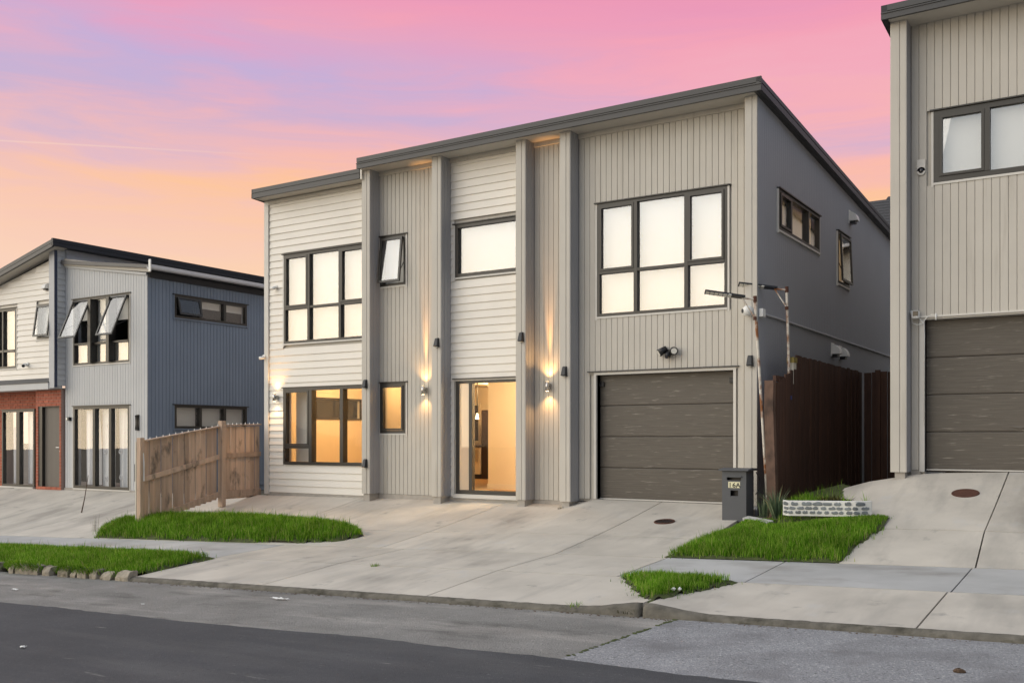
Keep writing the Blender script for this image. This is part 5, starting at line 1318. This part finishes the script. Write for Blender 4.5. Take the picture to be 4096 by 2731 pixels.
# ------------------------------------------------------------------ planter edging of mock stone
pe = thing('planter_edging', (-3.55, 13.36, -1.05), 'low white mock stone edging curving across the top of the lawn', 'garden edging')
def edge_path(t):
    L_ = 1.32; s = t * L_
    x = -4.14 + s * 0.90; y = 13.33 + 0.025 * math.sin(t * 3) + max(0, 0.12 - s) * 1.2 + max(0, s - (L_ - 0.2)) * 0.6
    return x, y
def ez(t): return -1.062 + 0.03 * t
b = MB(); n = 40
for i in range(n + 1):
    t = i / n; x, y = edge_path(t)
    for dy, z in ((0.0, 0.0), (0.0, 0.19), (0.01, 0.197), (0.03, 0.197), (0.04, 0.19), (0.04, 0.0)): b.v.append((x, y + dy, ez(t) + z - (0.01 if z == 0 else 0)))
k = 6; b.f = [(i * k + j, i * k + j + 1, (i + 1) * k + j + 1, (i + 1) * k + j) for i in range(n) for j in range(k - 1)] + [tuple(range(k)), tuple(range(n * k, n * k + k))[::-1]]; b.mi = [0] * len(b.f)
b.build('base_strip', M['stonewhite'], pe)
for r_, (z0, z1, nst, o_) in enumerate(((0.128, 0.180, 8, 0.0), (0.072, 0.118, 11, 0.04), (0.015, 0.06, 12, 0.02))):
    for i in range(nst):
        ta = (i + o_ * 3) / (nst + 0.3) + 0.012; tb = ta + (0.74 + random.uniform(-0.2, 0.16)) / nst
        if tb > 0.99: tb = 0.99
        s = MB(); m_ = 5
        for q in range(m_ + 1):
            t = ta + (tb - ta) * q / m_; x, y = edge_path(t); e = 0.008 if q in (0, m_) else 0
            jz = random.uniform(-0.009, 0.006)
            for dy, z in ((0.002, z0 + e), (-0.012, z0 + 0.008 + e), (-0.012, z1 - 0.008 - e + jz), (0.002, z1 - e + jz)): s.v.append((x, y + dy, ez(t) + z))
        s.f = [(q * 4 + j, q * 4 + j + 1, q * 4 + 5 + j, q * 4 + 4 + j) for q in range(m_) for j in range(3)] + [(0, 1, 2, 3), (m_ * 4 + 3, m_ * 4 + 2, m_ * 4 + 1, m_ * 4)]; s.mi = [0] * len(s.f)
        s.build('stone', M['stoneblue'], pe)
# mowing strip from the letterbox to the bed
ms = MB(); a, c = Vector((-4.86, 14.0)), Vector((-4.3, 13.42))
for i in range(13):
    t = i / 12; p = a + (c - a) * t; nx_ = Vector((0.7, 0.7)) * 0.09
    for sgn, dz in ((-1, -0.08), (-1, 0.055), (1, 0.06), (1, -0.08)): q = p + nx_ * sgn * 0.5; ms.v.append((q.x, q.y, h(q.x, q.y) + dz))
ms.f = [(i * 4 + j, i * 4 + j + 1, i * 4 + 5 + j, i * 4 + 4 + j) for i in range(12) for j in range(3)] + [(0, 1, 2, 3), (51, 50, 49, 48)]; ms.mi = [0] * len(ms.f)
tag(ms.build('mowing_strip', M['path']), kind='structure')

# ------------------------------------------------------------------ plants
def tuft(name, c, n, hmin, hmax, spread, lean, wid, mt, label, cat, seed, base=0.03, group=None):
    rg = random.Random(seed); spec = []
    for i in range(n):
        a = rg.uniform(0, 2 * math.pi); r_ = rg.random() ** 0.6
        spec.append((c[0] + math.cos(a) * base * r_, c[1] + math.sin(a) * base * r_, c[2] - 0.01, rg.uniform(hmin, hmax), wid * rg.uniform(0.7, 1.3), a + rg.gauss(0, 0.5), lean * rg.uniform(0.2, 1.2) * (0.3 + 0.7 * r_)))
    v, q, t = blades(spec, rg); v = v - np.array(c)
    o = thing(name, c, label, cat, group)
    place('leaves', mesh_np('leaves', v, q, t, M[mt]), c, o)
    return o
def gz_(x, y, d=0.05): return (x, y, h(x, y) + d)
tuft('spiky_plant', gz_(-4.28, 13.62, 0.06), 70, 0.25, 0.50, 0, 0.75, 0.022, 'silverleaf', 'silver green spiky plant at the left end of the mock stone edging', 'plant', 11, 0.05)
tuft('spiky_plant', gz_(-4.58, 14.0, 0.03), 40, 0.16, 0.36, 0, 0.6, 0.016, 'silverleaf', 'small pale spiky plant between letterbox and brown post', 'plant', 12, 0.07)
tuft('bush', gz_(-3.5, 13.72, 0.03), 420, 0.06, 0.24, 0, 0.9, 0.022, 'darkleaf', 'low dark brownish bush behind the mock stone edging', 'bush', 13, 0.18)
tuft('weed', gz_(-3.28, 13.43, 0.10), 16, 0.12, 0.30, 0, 0.5, 0.013, 'grass', 'tall green weed standing behind the right half of the edging', 'weed', 14, 0.04)
tuft('weed', gz_(-3.02, 13.48, 0.10), 14, 0.10, 0.25, 0, 0.5, 0.012, 'grass', 'green weed at the right end of the mock stone edging', 'weed', 15, 0.03)
p = G(1500, 2263); tuft('weed', tuple(p), 45, 0.03, 0.075, 0, 0.9, 0.007, 'grass', 'small grass tuft growing in the driveway joint', 'weed', 16, 0.06)
p = G(2302, 2424); tuft('weed', tuple(p), 50, 0.03, 0.07, 0, 0.9, 0.007, 'grass', 'small grass tuft against the kerb lip left of the triangle', 'weed', 17, 0.09)
p = G(2520, 2442); tuft('weed', tuple(p), 90, 0.02, 0.06, 0, 0.9, 0.006, 'darkleaf', 'dry weed mat under the raised kerb by the triangle', 'weed', 18, 0.16)
p = G(2243, 2037); tuft('weed', tuple(p), 26, 0.03, 0.08, 0, 0.9, 0.008, 'darkleaf', 'brownish weed at the foot of the fin left of the garage', 'weed', 19, 0.06)
tuft('weed', gz_(-17.9, 12.2, 0.0), 12, 0.2, 0.42, 0, 0.25, 0.006, 'darkleaf', 'thin dry stalks at the left end of the lawn by the pine fence', 'weed', 20, 0.10)
# grass hanging over the broken kerb stones
rg = random.Random(30); spec = []
for i in range(6500):
    x = rg.uniform(-20.5, -12.2); cl = mnoise.noise((x * 2.2, 4, 1))
    if cl < rg.uniform(-0.22, 0.12): continue
    spec.append((x, 8.70 + rg.uniform(-0.07, 0.05), zk(x) + rg.uniform(-0.02, 0.09), rg.uniform(0.06, 0.16), 0.008, R(-90) + rg.gauss(0, 0.6), rg.uniform(0.75, 1.35)))
v, q, t = blades(spec, rg); tag(place('overhanging_grass', mesh_np('overhanging_grass', v, q, t, M['grass']), (0, 0, 0)), kind='stuff')
# stray debris along the kerb lip
spec = MB()
for i in range(420):
    x = rg.uniform(-11.9, 1.5); y = 8.63 - abs(rg.gauss(0, 0.03)); r_ = rg.uniform(0.003, 0.011)
    spec.sphere((x, y, zk(x) - 0.053), r_, 5, (rg.uniform(0.8, 2.4), 1, 0.6))
tag(spec.build('debris', M['dirtclod']), kind='stuff')

# ------------------------------------------------------------------ drains, litter and small things on the ground
def ground_normal(x, y):
    e = 0.1; return Vector((-(h(x + e, y) - h(x - e, y)) / (2 * e), -(h(x, y + e) - h(x, y - e)) / (2 * e), 1)).normalized()
p = G(2658, 2087); nq = ground_normal(p.x, p.y).to_track_quat('Z', 'Y')
o = thing('drain_grate', tuple(p), 'round slotted iron drain grate in the main driveway', 'drain cover')
def loc_add(b, vs_fn): b.v = [tuple(nq @ Vector(v) + p) for v in b.v]; return b
ring = MB(); ring.tube([(0.15 * math.cos(a), 0.15 * math.sin(a), 0.006) for a in frange(0, 2 * math.pi, 28)], 0.014, 6, cap=False); loc_add(ring, 0).build('rim', M['rustiron'], o)
dk = MB(); dk.tube([(0, 0, 0.0025), (0, 0, 0.0045)], 0.145, 28); loc_add(dk, 0).build('dark_disc', M['black'], o)  # flat black disc, its colour standing in for the dark below the bars
for i in range(7):
    x = -0.12 + i * 0.04; L_ = math.sqrt(max(0.001, 0.145 ** 2 - x * x)); s = MB(); s.box(x - 0.008, x + 0.008, -L_, L_, 0.005, 0.011); loc_add(s, 0).build('bar', M['iron'], o)
p = G(3862, 1973); nq = ground_normal(p.x, p.y).to_track_quat('Z', 'Y')
o = thing('inspection_cover', tuple(p), 'round rusty inspection cover in the right driveway', 'drain cover')
d_ = MB(); d_.tube([(0, 0, 0.002), (0, 0, 0.010)], 0.155, 30); loc_add(d_, 0).build('lid', M['rustiron'], o)
ring = MB(); ring.tube([(0.165 * math.cos(a), 0.165 * math.sin(a), 0.003) for a in frange(0, 2 * math.pi, 30)], 0.010, 6, cap=False); loc_add(ring, 0).build('rim', M['rustiron'], o)
def scrap(px, py, sx, sy, label, mt='paper', seed=0):
    p = G(px, py); rg = random.Random(seed); b = MB(); n = 7
    for j in range(4):
        for i in range(n):
            b.v.append((p.x + (i / (n - 1) - 0.5) * sx + rg.uniform(-0.1, 0.1) * sx, p.y + (j / 3 - 0.5) * sy * (0.4 + rg.random() * 0.6), p.z + 0.012 + rg.uniform(0, 0.02)))
    b.f = [(j * n + i, j * n + i + 1, (j + 1) * n + i + 1, (j + 1) * n + i) for j in range(3) for i in range(n - 1)]; b.mi = [0] * len(b.f)
    o = b.build('litter', M[mt]); so_ = o.modifiers.new('thickness', 'SOLIDIFY'); so_.thickness = 0.002
    return tag(o, label, 'litter', 'scraps of white litter')
scrap(1122, 2399, 0.24, 0.07, 'crumpled white paper scrap lying on the grey road strip', seed=1)
scrap(60, 2362, 0.10, 0.05, 'tiny white scrap on the road near the left edge', seed=2)
scrap(93, 2594, 0.06, 0.04, 'tiny white scrap on the dark asphalt at lower left', seed=3)
scrap(570, 2421, 0.04, 0.03, 'white speck of litter on the road below the lawn strip', seed=4)
p = Vector((-3.98, 9.28, h(-3.98, 9.28) + 0.06))
o = thing('crumpled_tissue', tuple(p), 'crumpled white tissue lying in the triangle of grass', 'litter', 'scraps of white litter')
b = MB(); b.sphere(p, 0.024, 8, (1, 0.8, 0.6)); b.sphere(p + Vector((0.06, 0.03, 0.004)), 0.017, 8); b.v = [tuple(Vector(v) + Vector((random.uniform(-.008, .008),) * 3)) for v in b.v]; b.build('wad', M['paper'], o)
p = G(3838, 2690); o = thing('dirt_clod', tuple(p), 'brown dirt clod on the chip seal at lower right', 'clod')
b = MB(); b.sphere(p + Vector((0, 0, 0.012)), 0.035, 12, (1.25, 0.9, 0.6)); b.v = [tuple(Vector(v) + Vector((random.uniform(-.005, .005), random.uniform(-.005, .005), random.uniform(-.005, .005)))) for v in b.v]; b.build('lump', M['dirtclod'], o)
p = G(326, 2050); tp = Vector(ray(353, 1900)) * (p.x / ray(326, 2050)[0]) * 1.0
o = thing('stick', tuple(p), 'thin dark stick leaning upright on the left driveway', 'stick')
MB().tube([tuple(p), tuple(p + (tp - p) * 0.4 + Vector((0.02, 0, 0))), tuple(tp)], 0.014, 6, 0.006).build('twig', M['dirtclod'], o)
